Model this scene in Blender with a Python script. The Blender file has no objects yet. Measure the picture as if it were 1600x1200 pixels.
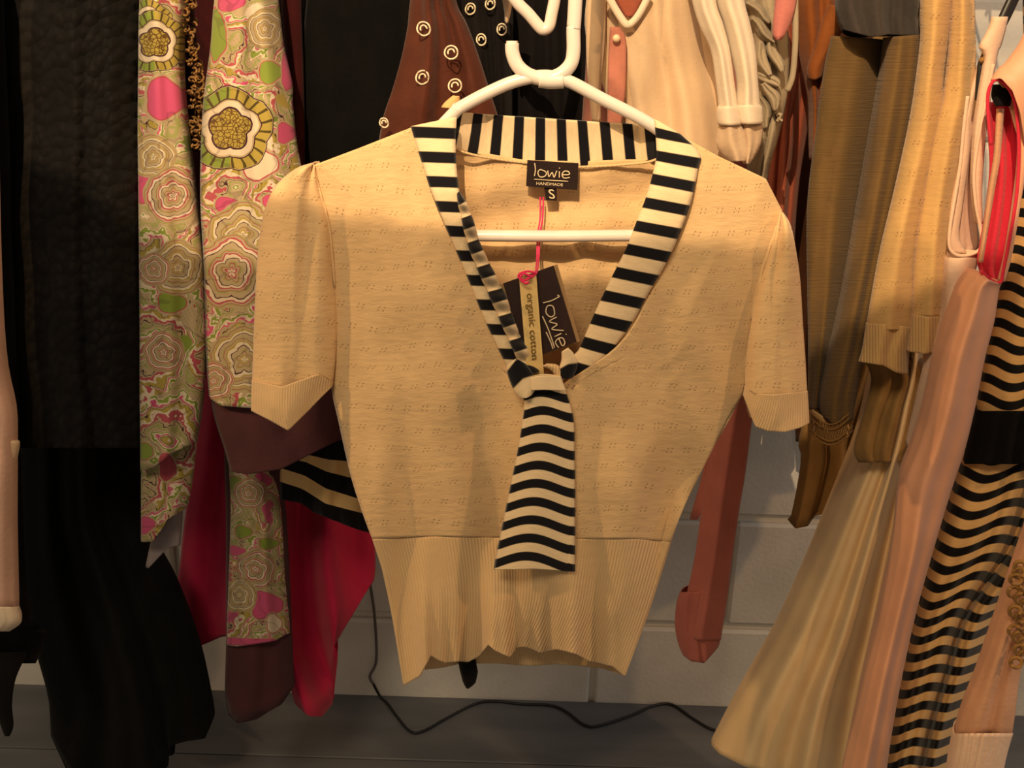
import bpy, bmesh, math, random
from mathutils import Vector, Matrix, noise

random.seed(7)
C = bpy.context.scene.collection
SC = bpy.context.scene

# ------------------------------------------------------------------ camera
F = 1500.0
PITCH, ROLL, CAMZ = math.radians(18.0), math.radians(1.8), 1.30
CAM = Vector((0, 0, CAMZ))
FWD = Vector((0, math.cos(PITCH), -math.sin(PITCH)))
R0 = Vector((1, 0, 0)); U0 = Vector((0, math.sin(PITCH), math.cos(PITCH)))
RT = math.cos(ROLL) * R0 + math.sin(ROLL) * U0
UP = -math.sin(ROLL) * R0 + math.cos(ROLL) * U0
cd = bpy.data.cameras.new('camera'); cam = bpy.data.objects.new('camera', cd); C.objects.link(cam)
cd.sensor_width = 36.0; cd.lens = 36.0 * F / 1600.0; cd.clip_start = 0.01
m = Matrix.Identity(4)
for i in range(3):
    m[i][0] = RT[i]; m[i][1] = UP[i]; m[i][2] = -FWD[i]; m[i][3] = CAM[i]
cam.matrix_world = m
SC.camera = cam

# ------------------------------------------------------------------ light and exposure
w = bpy.data.worlds.new('world'); SC.world = w; w.use_nodes = True
w.node_tree.nodes['Background'].inputs[0].default_value = (1.0, 0.78, 0.56, 1)
w.node_tree.nodes['Background'].inputs[1].default_value = 0.28
SC.view_settings.view_transform = 'Standard'; SC.view_settings.look = 'None'
SC.view_settings.exposure = 0.0; SC.view_settings.gamma = 1.0
SC.view_settings.use_curve_mapping = False

def aim(o, to):
    o.rotation_euler = (Vector(to) - o.location).to_track_quat('-Z', 'Y').to_euler()

def spot(name, loc, to, power, col, ang, blend, rad):
    d = bpy.data.lights.new(name, 'SPOT'); d.energy = power; d.color = col
    d.spot_size = math.radians(ang); d.spot_blend = blend; d.shadow_soft_size = rad
    o = bpy.data.objects.new(name, d); C.objects.link(o); o.location = loc; aim(o, to); return o

def area(name, loc, to, power, col, sx, sy):
    d = bpy.data.lights.new(name, 'AREA'); d.energy = power; d.color = col
    d.shape = 'RECTANGLE'; d.size = sx; d.size_y = sy
    o = bpy.data.objects.new(name, d); C.objects.link(o); o.location = loc; aim(o, to); return o

area('ceiling_light', (-0.5, -0.6, 2.5), (0.1, 1.1, 0.9), 22, (1.0, 0.77, 0.49), 0.6, 0.4)
spot('shadow_edge_spot', (-0.25, -0.45, 2.30), (-0.05, 1.0, 2.33), 165, (1.0, 0.70, 0.40), 80.5, 0.03, 0.006)  # added spot: its lower cone edge imitates the shadow line across the sweater
spot('left_spot', (-1.5, 0.45, 1.9), (-0.1, 1.05, 1.0), 46, (1.0, 0.60, 0.26), 42, 0.6, 0.03)
spot('side_spot', (1.5, 0.15, 2.2), (0.4, 1.2, 0.9), 40, (1.0, 0.58, 0.26), 62, 0.5, 0.04)
area('window_daylight', (2.2, 0.9, 1.9), (0.6, 1.78, 1.1), 5, (0.75, 0.88, 1.0), 0.7, 0.9)

# ------------------------------------------------------------------ pixel to place
def ray(px, py):
    return (FWD * F + RT * (px - 800.0) + UP * (600.0 - py)).normalized()
def at(px, py, Y):
    d = ray(px, py); return CAM + d * (Y / d.y)
def on_floor(px, py, z=0.0):
    d = ray(px, py); return CAM + d * ((z - CAMZ) / d.z)
def lin(c):
    return tuple((v / 12.92 if v <= 0.04045 else ((v + 0.055) / 1.055) ** 2.4) for v in c)
def rgb(r, g, b): return lin((r / 255, g / 255, b / 255)) + (1.0,)

# ------------------------------------------------------------------ shader expressions
class X:
    def __init__(s, nt, sock): s.nt = nt; s.s = sock
    def _m(s, op, *o):
        n = s.nt.nodes.new('ShaderNodeMath'); n.operation = op
        for i, v in enumerate((s,) + o):
            if isinstance(v, X): s.nt.links.new(v.s, n.inputs[i])
            else: n.inputs[i].default_value = v
        return X(s.nt, n.outputs[0])
    def __add__(s, o): return s._m('ADD', o)
    def __sub__(s, o): return s._m('SUBTRACT', o)
    def __mul__(s, o): return s._m('MULTIPLY', o)
    def __truediv__(s, o): return s._m('DIVIDE', o)
    def lt(s, o): return s._m('LESS_THAN', o)
    def gt(s, o): return s._m('GREATER_THAN', o)
    def abs(s): return s._m('ABSOLUTE')
    def sin(s): return s._m('SINE')
    def sqrt(s): return s._m('SQRT')
    def frac(s): return s._m('FRACT')
    def floor(s): return s._m('FLOOR')
    def atan2(s, o): return s._m('ARCTAN2', o)
    def min(s, o): return s._m('MINIMUM', o)
    def max(s, o): return s._m('MAXIMUM', o)
    def mod(s, o): return s._m('FLOORED_MODULO', o)
    def smooth(s, a, b):
        n = s.nt.nodes.new('ShaderNodeMapRange'); n.interpolation_type = 'SMOOTHSTEP'
        s.nt.links.new(s.s, n.inputs[0]); n.inputs[1].default_value = a; n.inputs[2].default_value = b
        return X(s.nt, n.outputs[0])

class Mat:
    def __init__(s, name, rough=0.9, sheen=0.0, spec=0.2):
        s.m = bpy.data.materials.new(name); s.m.use_nodes = True; s.nt = s.m.node_tree
        s.b = s.nt.nodes['Principled BSDF']
        s.b.inputs['Roughness'].default_value = rough
        s.b.inputs['Specular IOR Level'].default_value = spec
        s.b.inputs['Sheen Weight'].default_value = sheen
        s.tc = s.nt.nodes.new('ShaderNodeTexCoord')
        sp = s.nt.nodes.new('ShaderNodeSeparateXYZ'); s.nt.links.new(s.tc.outputs['UV'], sp.inputs[0])
        s.x = X(s.nt, sp.outputs[0]); s.y = X(s.nt, sp.outputs[1])
        so = s.nt.nodes.new('ShaderNodeSeparateXYZ'); s.nt.links.new(s.tc.outputs['Object'], so.inputs[0])
        s.ox, s.oy, s.oz = (X(s.nt, so.outputs[i]) for i in range(3))
    def vec(s, x, y, z=0.0):
        n = s.nt.nodes.new('ShaderNodeCombineXYZ')
        for i, v in enumerate((x, y, z)):
            if isinstance(v, X): s.nt.links.new(v.s, n.inputs[i])
            else: n.inputs[i].default_value = v
        return n.outputs[0]
    def noise(s, x, y, scale=1.0, detail=2.0, z=0.0):
        n = s.nt.nodes.new('ShaderNodeTexNoise'); n.inputs['Scale'].default_value = scale
        n.inputs['Detail'].default_value = detail
        s.nt.links.new(s.vec(x, y, z), n.inputs['Vector']); return X(s.nt, n.outputs[0])
    def vor(s, x, y, scale, feature='F1'):
        n = s.nt.nodes.new('ShaderNodeTexVoronoi'); n.feature = feature; n.inputs['Scale'].default_value = scale
        s.nt.links.new(s.vec(x, y), n.inputs['Vector'])
        sp = None
        if feature == 'F1':
            q = s.nt.nodes.new('ShaderNodeSeparateXYZ'); s.nt.links.new(n.outputs['Color'], q.inputs[0]); sp = X(s.nt, q.outputs[0])
        return X(s.nt, n.outputs['Distance']), sp
    def mix(s, fac, a, b):
        n = s.nt.nodes.new('ShaderNodeMix'); n.data_type = 'RGBA'; n.clamp_factor = True
        for v, i in ((fac, 0), (a, 6), (b, 7)):
            if isinstance(v, X): s.nt.links.new(v.s, n.inputs[i])
            elif isinstance(v, bpy.types.NodeSocket): s.nt.links.new(v, n.inputs[i])
            else: n.inputs[i].default_value = v
        return n.outputs[2]
    def ramp(s, fac, stops, const=True):
        n = s.nt.nodes.new('ShaderNodeValToRGB'); r = n.color_ramp
        r.interpolation = 'CONSTANT' if const else 'LINEAR'
        while len(r.elements) < len(stops): r.elements.new(0.5)
        for e, (p, c) in zip(r.elements, stops): e.position = p; e.color = c
        s.nt.links.new(fac.s, n.inputs[0]); return n.outputs[0]
    def col(s, c):
        if isinstance(c, bpy.types.NodeSocket): s.nt.links.new(c, s.b.inputs['Base Color'])
        else: s.b.inputs['Base Color'].default_value = c
    def bump(s, h, strength=0.3, dist=0.002):
        n = s.nt.nodes.new('ShaderNodeBump'); n.inputs['Strength'].default_value = strength
        n.inputs['Distance'].default_value = dist
        s.nt.links.new(h.s, n.inputs['Height']); s.nt.links.new(n.outputs[0], s.b.inputs['Normal'])

def fabric(name, c, rough=0.9, sheen=0.15, var=0.12, weave=(60, 60), strength=0.25, spec=0.15, thin=0.0):
    M = Mat(name, rough, sheen, spec)
    n = M.noise(M.x * 1.0, M.y * 0.6, 2.5, 3)
    d = tuple(v * (1 - var) for v in c[:3]) + (1,); l = tuple(min(1, v * (1 + var)) for v in c[:3]) + (1,)
    M.col(M.mix(n.smooth(0.3, 0.7), d, l))
    h = M.noise(M.x * (weave[0] / 60), M.y * (weave[1] / 60), 14, 3) * 2.0 + M.noise(M.x * 1.0, M.y * 0.35, 3.0, 2) * 1.2
    M.bump(h, strength, 0.0012)
    if thin:
        translucent(M, c, thin)
    return M.m

def translucent(M, c, f):
    t = M.nt.nodes.new('ShaderNodeBsdfTranslucent'); t.inputs[0].default_value = c
    mx = M.nt.nodes.new('ShaderNodeMixShader'); mx.inputs[0].default_value = f
    out = M.nt.nodes['Material Output']
    M.nt.links.new(M.b.outputs[0], mx.inputs[1]); M.nt.links.new(t.outputs[0], mx.inputs[2])
    M.nt.links.new(mx.outputs[0], out.inputs[0])

def pointelle(name, c, px=0.27, py=0.31, ang=0.0):
    """fine knit with a staggered grid of small openwork motifs"""
    M = Mat(name, 0.92, 0.25, 0.1)
    wob = (M.noise(M.x, M.y, 0.7, 1) - 0.5) * 0.45
    x = M.x * math.cos(ang) + M.y * math.sin(ang) + wob; y = M.y * math.cos(ang) - M.x * math.sin(ang) + wob
    ry = y / py; row = ry.floor(); fy = (ry.frac() - 0.5) * py * 100
    rx = x / px + row.mod(2.0) * 0.5; fx = (rx.frac() - 0.5) * px * 100
    # four small slits round a middle one, distances in hundredths
    fxs = fx + fy * 0.5; ax = fxs.abs() - 3.4; ay = fy.abs() - 2.4
    d1 = (ax * ax * 1.2 + ay * ay * 0.8).sqrt()
    hole = (d1.smooth(0.3, 1.7) * -1.0) + 1.0
    n = M.noise(M.x, M.y * 0.6, 2.2, 3)
    base = M.mix(n.smooth(0.3, 0.7), tuple(v * 0.94 for v in c[:3]) + (1,), tuple(min(1, v * 1.05) for v in c[:3]) + (1,))
    M.col(M.mix(hole * 0.62, base, tuple(v * k for v, k in zip(c[:3], (0.38, 0.28, 0.2))) + (1,)))
    h = M.noise(x * 2.0, y * 6.0, 9, 2) * 0.8 - hole * 2.0 + M.noise(M.x, M.y * 3, 4, 3) * 3.0
    M.bump(h, 0.35, 0.001)
    translucent(M, c, 0.12)
    return M.m

def ribbed(name, c, freq=150.0):
    M = Mat(name, 0.92, 0.25, 0.1)
    s = (M.x * freq).sin()
    M.col(M.mix(s.smooth(-1, 1), tuple(v * 0.93 for v in c[:3]) + (1,), c))
    M.bump(s * 0.6 + M.noise(M.x, M.y, 6, 2) * 1.5, 0.5, 0.0012)
    translucent(M, c, 0.10)
    return M.m

def striped(name, dark, light, duty=0.45, wav=0.02):
    """stripes run across: the v coordinate counts them"""
    M = Mat(name, 0.9, 0.15, 0.1)
    t = (M.y + (M.noise(M.x, M.y, 3, 2) - 0.5) * wav).frac()
    e = ((t - 0.5).abs() - (0.5 - duty / 2)) 
    f = e.smooth(-0.03, 0.03)
    n = M.noise(M.x, M.y, 6, 2)
    M.col(M.mix(f, M.mix(n.smooth(.3, .7), tuple(v * .92 for v in light[:3]) + (1,), light), dark))
    M.bump(n + M.noise(M.x, M.y, 20, 2), 0.25, 0.001)
    return M.m

CREAM = rgb(224, 190, 141); WHT = rgb(206, 192, 168)
PINKF = rgb(190, 78, 118); GREENF = rgb(122, 140, 56); OLIVEF = rgb(160, 142, 66); DARKF = rgb(62, 32, 40); PALEF = rgb(170, 152, 120)
LGREEN = rgb(148, 148, 92); ROSEF = rgb(168, 76, 88)

def floral(name, flowers, blobs, scale=1.0, seed=0.0, ringk=1.9):
    M = Mat(name, 0.75, 0.1, 0.2)
    x = M.x + seed; y = M.y
    nx = M.noise(x, y, 1.1 * scale, 2); ny = M.noise(x, y, 1.1 * scale, 2, 7.3)
    wx = x + (nx - 0.5) * (0.9 / scale); wy = y + (ny - 0.5) * (0.9 / scale)
    d, cellc = M.vor(wx, wy, 1.15 * scale)
    t = (d * ringk + cellc * 3.0 + M.noise(x, y, 5 * scale, 2) * 0.7).frac()
    base = M.ramp(t, [(0, PALEF), (0.12, LGREEN), (0.22, PALEF), (0.29, DARKF), (0.32, PALEF), (0.38, ROSEF), (0.48, WHT),
                      (0.58, OLIVEF), (0.68, DARKF), (0.70, PALEF), (0.78, PINKF), (0.83, WHT), (0.90, GREENF), (0.97, WHT)])
    # whole cells of plain colour between the swirls
    cell2, c2 = M.vor(wx * 1.0 + 3.1, wy * 1.0 + 1.7, 1.4 * scale)
    plain = M.ramp(c2, [(0, PINKF), (0.17, PALEF), (0.3, GREENF), (0.45, PALEF), (0.62, OLIVEF), (0.7, WHT), (0.86, PINKF), (0.93, DARKF)])
    core = (cell2.smooth(0.20, 0.24) * -1.0) + 1.0
    base = M.mix(core, base, plain)
    # stippled hatching
    hat = ((M.x * 75 + M.y * 30).sin() * (M.y * 85 - M.x * 22).sin()).gt(0.45) * M.noise(x, y, 1.6, 1).gt(0.5)
    base = M.mix(hat * 0.25, base, rgb(110, 96, 50))
    lx = M.x + (M.noise(M.x, M.y, 3, 2) - 0.5) * 0.10; ly = M.y + (M.noise(M.x, M.y, 3, 2, 4.0) - 0.5) * 0.10
    for (cx, cy, rx, ry, c) in blobs:
        dx = (lx - cx) / rx; dy = (ly - cy) / ry
        r = (dx * dx + dy * dy).sqrt() + ((dx.atan2(dy) * 3.0).sin()) * 0.12
        base = M.mix(r.lt(1.28), base, PALEF); base = M.mix((r.lt(1.12)), base, ROSEF)
        base = M.mix(r.lt(1.03), base, c)
    for (cx, cy, R, kind) in flowers:
        dx = lx - cx; dy = ly - cy
        a = dx.atan2(dy)
        r = (dx * dx + dy * dy).sqrt() / R - (a * 2.5).sin().abs() * 0.10
        if kind == 'honey':
            hd, _ = M.vor(M.x, M.y, 16, 'DISTANCE_TO_EDGE')
            honey = M.mix(hd.gt(0.09), rgb(96, 70, 30), OLIVEF)
            spoke = ((a * 22.0).sin()).gt(0.72)
            petal = M.mix(spoke, M.mix(dx.gt(0.0), GREENF, OLIVEF), rgb(74, 62, 26))
            c = M.ramp(r, [(0, PALEF), (0.42, DARKF), (0.47, WHT), (0.62, PALEF), (0.66, DARKF), (0.69, PALEF), (0.97, DARKF)])
            c = M.mix(r.lt(0.42), c, honey)
            c = M.mix(r.gt(0.69) * r.lt(0.96), c, petal)
        else:
            rr = (r * 2.7 + M.noise(M.x, M.y, 4, 2) * 0.8).frac()
            c = M.ramp(rr, [(0, PALEF), (0.28, DARKF), (0.34, WHT), (0.55, OLIVEF if kind == 'swirl' else ROSEF), (0.68, PALEF), (0.84, rgb(160, 84, 76)), (0.9, LGREEN)])
        base = M.mix(r.lt(1.0), base, c)
    # fine drawn lines
    g = ((M.x * 9 + M.noise(x, y, 1.4, 2) * 26 * scale).sin()).gt(0.95)
    base = M.mix(g * 0.28, base, DARKF)
    M.col(base)
    M.bump(M.noise(M.x, M.y, 10, 2), 0.15, 0.001)
    return M.m

# ------------------------------------------------------------------ objects
def tag(o, label=None, cat=None, group=None, kind=None):
    if label: o['label'] = label
    if cat: o['category'] = cat
    if group: o['group'] = group
    if kind: o['kind'] = kind
    return o

def empty(name, loc, label=None, cat=None, group=None):
    o = bpy.data.objects.new(name, None); C.objects.link(o); o.location = loc
    o.empty_display_size = 0.05
    return tag(o, label, cat, group)

def world_loc(o):
    v = Vector(o.location); p = o.parent
    while p: v += Vector(p.location); p = p.parent
    return v

def mesh_obj(name, verts, faces, mat, parent=None, uvs=None, smooth=True, solid=0.0, sub=0):
    if parent is None:
        xs = [v[0] for v in verts]; ys = [v[1] for v in verts]; zs = [v[2] for v in verts]
        org = Vector((sum(xs) / len(xs), sum(ys) / len(ys), min(zs)))
    else: org = world_loc(parent)
    me = bpy.data.meshes.new(name)
    me.from_pydata([tuple(Vector(v) - org) for v in verts], [], faces)
    if uvs is not None:
        ul = me.uv_layers.new(name='UVMap')
        buf = []
        for f in me.polygons:
            for vi in f.vertices: buf += list(uvs[vi])
        ul.data.foreach_set('uv', buf)
    if smooth: me.polygons.foreach_set('use_smooth', [True] * len(me.polygons))
    me.materials.append(mat); me.update()
    o = bpy.data.objects.new(name, me); C.objects.link(o)
    if parent is None: o.location = org
    else: o.parent = parent
    if solid:
        s = o.modifiers.new('solid', 'SOLIDIFY'); s.thickness = solid; s.offset = 0
    if sub:
        s = o.modifiers.new('sub', 'SUBSURF'); s.levels = sub; s.render_levels = sub
    return o

def tube_data(pts, r, seg=10, cap=True, rfun=None, flat=1.0):
    pts = [Vector(p) for p in pts]
    V, Fc = [], []
    t0 = (pts[1] - pts[0]).normalized()
    nrm = t0.orthogonal().normalized()
    n = len(pts)
    for i, p in enumerate(pts):
        t = (pts[min(i + 1, n - 1)] - pts[max(i - 1, 0)]).normalized()
        nrm = (nrm - t * nrm.dot(t)).normalized(); b = t.cross(nrm)
        rr = r if rfun is None else r * rfun(i / (n - 1))
        for k in range(seg):
            a = 2 * math.pi * k / seg
            V.append(p + (nrm * math.cos(a) + b * math.sin(a) * flat) * rr)
    for i in range(n - 1):
        for k in range(seg):
            k2 = (k + 1) % seg
            Fc.append((i * seg + k, i * seg + k2, (i + 1) * seg + k2, (i + 1) * seg + k))
    if cap:
        Fc.append(tuple(range(seg))[::-1]); Fc.append(tuple((n - 1) * seg + k for k in range(seg)))
    return V, Fc

def smooth_path(pts, sub=8):
    pts = [Vector(p) for p in pts]; out = []
    n = len(pts)
    for i in range(n - 1):
        p0, p1, p2, p3 = pts[max(i - 1, 0)], pts[i], pts[i + 1], pts[min(i + 2, n - 1)]
        for k in range(sub):
            t = k / sub
            out.append(0.5 * ((2 * p1) + (p2 - p0) * t + (2 * p0 - 5 * p1 + 4 * p2 - p3) * t * t + (3 * p1 - p0 - 3 * p2 + p3) * t ** 3))
    out.append(pts[-1]); return out

def join_data(parts):
    V, Fc = [], []
    for v, f in parts:
        o = len(V); V += list(v); Fc += [tuple(i + o for i in q) for q in f]
    return V, Fc

def tubes(name, paths, r, mat, parent=None, seg=8, smooth=6, rfun=None):
    parts = [tube_data(smooth_path(p, smooth) if smooth > 1 else p, r, seg, rfun=rfun) for p in paths]
    v, f = join_data(parts)
    return mesh_obj(name, v, f, mat, parent, uvs=[(q[0] * 10, q[2] * 10) for q in v])

# ---- cloth built from rows of outline points
def resample(poly, N):
    L = [0.0]
    for a, b in zip(poly, poly[1:]): L.append(L[-1] + math.hypot(b[0] - a[0], b[1] - a[1]))
    out = []; j = 0
    for i in range(N + 1):
        t = L[-1] * i / N
        while j < len(poly) - 2 and L[j + 1] < t: j += 1
        s = (t - L[j]) / max(L[j + 1] - L[j], 1e-9)
        a, b = poly[j], poly[j + 1]
        out.append(tuple(a[k] + (b[k] - a[k]) * s for k in range(3)))
    return out

def norm_row(r):
    if len(r) == 3 and not isinstance(r[0], (tuple, list)):
        y, a, b = r; return [(a, y, 0.0), (b, y, 0.0)]
    return [(p[0], p[1], p[2] if len(p) > 2 else 0.0) for p in r]

def cr(p0, p1, p2, p3, t):
    return 0.5 * ((2 * p1) + (p2 - p0) * t + (2 * p0 - 5 * p1 + 4 * p2 - p3) * t * t + (3 * p1 - p0 - 3 * p2 + p3) * t ** 3)

def grid(rows, N, M, linear=False):
    rows = [resample(norm_row(r), N) for r in rows]
    cy = [sum(math.hypot(p[0] - q[0], p[1] - q[1]) for p, q in zip(a, b)) / (N + 1) for a, b in zip(rows, rows[1:])]
    L = [0.0]
    for c in cy: L.append(L[-1] + max(c, 1e-3))
    out = []; j = 0
    for i in range(M + 1):
        t = L[-1] * i / M
        while j < len(rows) - 2 and L[j + 1] < t: j += 1
        s = min(1.0, (t - L[j]) / (L[j + 1] - L[j]))
        a, b, c, d = rows[max(j - 1, 0)], rows[j], rows[j + 1], rows[min(j + 2, len(rows) - 1)]
        row = []
        for k in range(N + 1):
            if linear: row.append(tuple(b[k][q] + (c[k][q] - b[k][q]) * s for q in range(3)))
            else: row.append(tuple(cr(a[k][q], b[k][q], c[k][q], d[k][q], s) for q in range(3)))
        out.append(row)
    return out

def foldsum(folds, u, v):
    d = 0.0
    u = u + 0.07 * noise.noise(Vector((u * 2.1, v * 1.6, len(folds) + folds[0][0]))) if folds else u
    am = 1.0 + 0.9 * noise.noise(Vector((u * 2.3, v * 1.2, 9.0 + folds[0][0]))) if folds else 1.0
    for f in folds:
        k, amp, ph = f[0], f[1], f[2]
        v0 = f[3] if len(f) > 3 else 1.0
        drift = f[4] if len(f) > 4 else 0.0
        kind = f[5] if len(f) > 5 else 's'
        a = math.pi * 2 * (k * u + ph + drift * v)
        s = math.sin(a)
        if kind == 'c': s = 1 - 2 * abs(math.sin(a / 2)) ** 0.7      # creased fold
        d += am * amp * s * (v0 + (1 - v0) * v)
    return d

def cloth(name, rows, Y, mat, parent=None, N=36, M=48, bf=0.03, bb=0.03, folds=(), back=True, dep=None, hem=None,
          uvf=None, solid=0.0015, wr=0.0, wrs=1.0, seed=0.0, pw=0.6, linear=False, edge=1.0):
    """rows of photo outline points at distance Y; bf/bb bulge to front and back, folds ripple the depth"""
    G = grid(rows, N, M, linear)
    V, UV, Fc = [], [], []
    Yt, Yb = (Y if isinstance(Y, (tuple, list)) else (Y, Y))
    front = []
    for i, row in enumerate(G):
        v = i / M
        fr = []
        for k, (px, py, dz) in enumerate(row):
            u = k / N
            y = py + (hem(u) * max(0, (v - 0.7) / 0.3) ** 2 if hem else 0.0)
            s = math.sin(math.pi * u)
            yy = Yt + (Yb - Yt) * v + dz - bf * max(s, 0) ** pw
            fade = max(0.0, math.sin(math.pi * u)) ** 1.2 if edge else 1.0
            yy += foldsum(folds, u, v) * (fade * edge + (1 - edge))
            if wr: yy += wr * noise.noise(Vector((px * 0.012 * wrs, py * 0.006 * wrs, seed))) + wr * 0.25 * noise.noise(Vector((px * 0.022 * wrs, py * 0.014 * wrs, seed + 5)))
            if dep: yy += dep(u, v, px, py)
            V.append(at(px, y, yy)); fr.append(len(V) - 1)
            UV.append(uvf(u, v, px, py) if uvf else (px / 100.0, y / 100.0))
        front.append(fr)
    for i in range(M):
        for k in range(N): Fc.append((front[i][k], front[i + 1][k], front[i + 1][k + 1], front[i][k + 1]))
    if back:
        Yw = lambda v: Yt + (Yb - Yt) * v
        bk = []
        for i, row in enumerate(G):
            v = i / M; b = [front[i][0]]
            for k in range(1, N):
                u = k / N; px, py, dz = row[k]
                y = py + (hem(u) * max(0, (v - 0.7) / 0.3) ** 2 if hem else 0.0)
                P = at(px, y, Yw(v) + dz); P = P + Vector((0, bb * math.sin(math.pi * u) ** pw - 0.4 * foldsum(folds, 1 - u, v) * max(0.0, math.sin(math.pi * u)) ** 1.2, 0))
                V.append(P); b.append(len(V) - 1); UV.append(uvf(u, v, px, py) if uvf else (px / 100.0, y / 100.0))
            b.append(front[i][N]); bk.append(b)
        for i in range(M):
            for k in range(N): Fc.append((bk[i][k + 1], bk[i + 1][k + 1], bk[i + 1][k], bk[i][k]))
    return mesh_obj(name, V, Fc, mat, parent, uvs=UV, solid=solid)

def strip_obj(name, P00, P10, P01, P11, mat, parent, th=0.001, nx=1, ny=1, bend=0.0):
    """thin card or label from four corner places (top left, top right, bottom left, bottom right)"""
    V, Fc, UV = [], [], []
    n = (P10 - P00).cross(P01 - P00).normalized()
    if n.y > 0: n = -n
    for side in (0, 1):
        for j in range(ny + 1):
            for i in range(nx + 1):
                a, b = i / nx, j / ny
                p = (P00 * (1 - a) + P10 * a) * (1 - b) + (P01 * (1 - a) + P11 * a) * b
                p = p + n * (bend * math.sin(math.pi * a)) - n * th * side
                V.append(p); UV.append((a, b))
    K = (nx + 1) * (ny + 1)
    for j in range(ny):
        for i in range(nx):
            a = j * (nx + 1) + i
            Fc.append((a, a + 1, a + nx + 2, a + nx + 1)); Fc.append((K + a, K + a + nx + 1, K + a + nx + 2, K + a + 1))
    def rim(ids):
        for a, b in zip(ids, ids[1:]): Fc.append((a, K + a, K + b, b))
    rim([i for i in range(nx + 1)]); rim([ny * (nx + 1) + i for i in range(nx, -1, -1)])
    rim([j * (nx + 1) for j in range(ny, -1, -1)]); rim([j * (nx + 1) + nx for j in range(ny + 1)])
    return mesh_obj(name, V, Fc, mat, parent, uvs=UV, smooth=False)

def text_on(name, text, P00, P10, P01, box, mat, parent, lift=0.0008, th=0.0003, stretch=True):
    """font lettering laid on the plane P00 + a*(P10-P00) + b*(P01-P00); box = a0,b0,a1,b1"""
    cu = bpy.data.curves.new('t', 'FONT'); cu.body = text; cu.extrude = 0.0; cu.size = 1.0; cu.resolution_u = 3
    o = bpy.data.objects.new('t', cu); C.objects.link(o)
    dg = bpy.context.evaluated_depsgraph_get()
    me = bpy.data.meshes.new_from_object(o.evaluated_get(dg))
    vs = [v.co.copy() for v in me.vertices]; fs = [tuple(p.vertices) for p in me.polygons]
    bpy.data.objects.remove(o); bpy.data.curves.remove(cu); bpy.data.meshes.remove(me)
    x0 = min(v.x for v in vs); x1 = max(v.x for v in vs); y0 = min(v.y for v in vs); y1 = max(v.y for v in vs)
    A, B = P10 - P00, P01 - P00
    n = A.cross(B).normalized()
    if n.y > 0: n = -n
    V = []
    for v in vs:
        a = box[0] + (v.x - x0) / (x1 - x0) * (box[2] - box[0]); b = box[3] + (v.y - y0) / (y1 - y0) * (box[1] - box[3])
        V.append(P00 + A * a + B * b + n * lift)
    return mesh_obj(name, V, fs, mat, parent, smooth=False, solid=th)

def strokes_on(name, strokes, P00, P10, P01, box, mat, parent, r=0.0005, lift=0.0008):
    A, B = P10 - P00, P01 - P00
    n = A.cross(B).normalized()
    if n.y > 0: n = -n
    parts = []
    for st in strokes:
        pts = [P00 + A * (box[0] + a * (box[2] - box[0])) + B * (box[1] + b * (box[3] - box[1])) + n * lift for a, b in st]
        parts.append(tube_data(smooth_path(pts, 5), r, 6))
    v, f = join_data(parts)
    return mesh_obj(name, v, f, mat, parent)

# ------------------------------------------------------------------ materials
M_wall = Mat('painted_block', 0.7, 0, 0.3)
nn = M_wall.noise(M_wall.ox, M_wall.oz, 9, 4, 0.0)
M_wall.col(M_wall.mix(nn.smooth(0.3, 0.7), rgb(208, 203, 193), rgb(219, 214, 205)))
M_wall.bump(M_wall.noise(M_wall.ox, M_wall.oz, 110, 4), 0.35, 0.003); M_wall = M_wall.m
M_mort = Mat('painted_joint', 0.6, 0, 0.3); M_mort.col(rgb(222, 218, 208))
M_mort.bump(M_mort.noise(M_mort.ox, M_mort.oz, 60, 3), 0.3, 0.003); M_mort = M_mort.m
M_floor = Mat('grey_floor_paint', 0.55, 0, 0.35)
f1 = M_floor.noise(M_floor.ox * 0.3, M_floor.oy * 2.0, 8, 4)
M_floor.col(M_floor.mix(f1.smooth(0.3, 0.7), rgb(92, 94, 98), rgb(106, 107, 110)))
M_floor.bump(f1, 0.15, 0.002); M_floor = M_floor.m

M_knit = pointelle('cream_pointelle_knit', CREAM)
M_knit2 = pointelle('cream_pointelle_knit_sleeve', CREAM, ang=0.16)
M_rib = ribbed('cream_rib', CREAM, 140.0)
M_ribs = ribbed('sand_rib', rgb(212, 172, 112), 140.0)
BLK = rgb(16, 15, 20)
M_band = striped('striped_collar_knit', BLK, rgb(228, 204, 164), 0.46)
M_tie = striped('striped_tie_knit', BLK, rgb(228, 204, 164), 0.50, 0.01)
M_plast = Mat('white_plastic', 0.28, 0, 0.5); M_plast.col(rgb(222, 212, 202)); M_plast.bump(M_plast.noise(M_plast.ox, M_plast.oz, 30, 2), 0.04, 0.001); M_plast = M_plast.m
M_plast_in = Mat('black_plastic', 0.4, 0, 0.5); M_plast_in.col(rgb(22, 22, 24)); M_plast_in = M_plast_in.m
M_steel = Mat('rail_steel', 0.3, 0, 0.5); M_steel.col(rgb(150, 150, 150)); M_steel.b.inputs['Metallic'].default_value = 0.9; M_steel = M_steel.m
M_blk = fabric('black_knit', rgb(9, 8, 8), 0.95, 0.02, 0.3, (40, 40), 0.5)
_m = Mat('black_textured_knit', 0.85, 0.02, 0.2)
_d, _ = _m.vor(_m.x, _m.y * 0.8, 7)
_m.col(_m.mix(_d.smooth(0.2, 0.7), rgb(15, 12, 12), rgb(7, 6, 6))); _m.bump(_d * -1.0 + 1.0, 0.8, 0.006); M_blkt = _m.m
M_blkv = fabric('black_velvet', rgb(12, 9, 9), 0.8, 0.05, 0.3)
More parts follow.
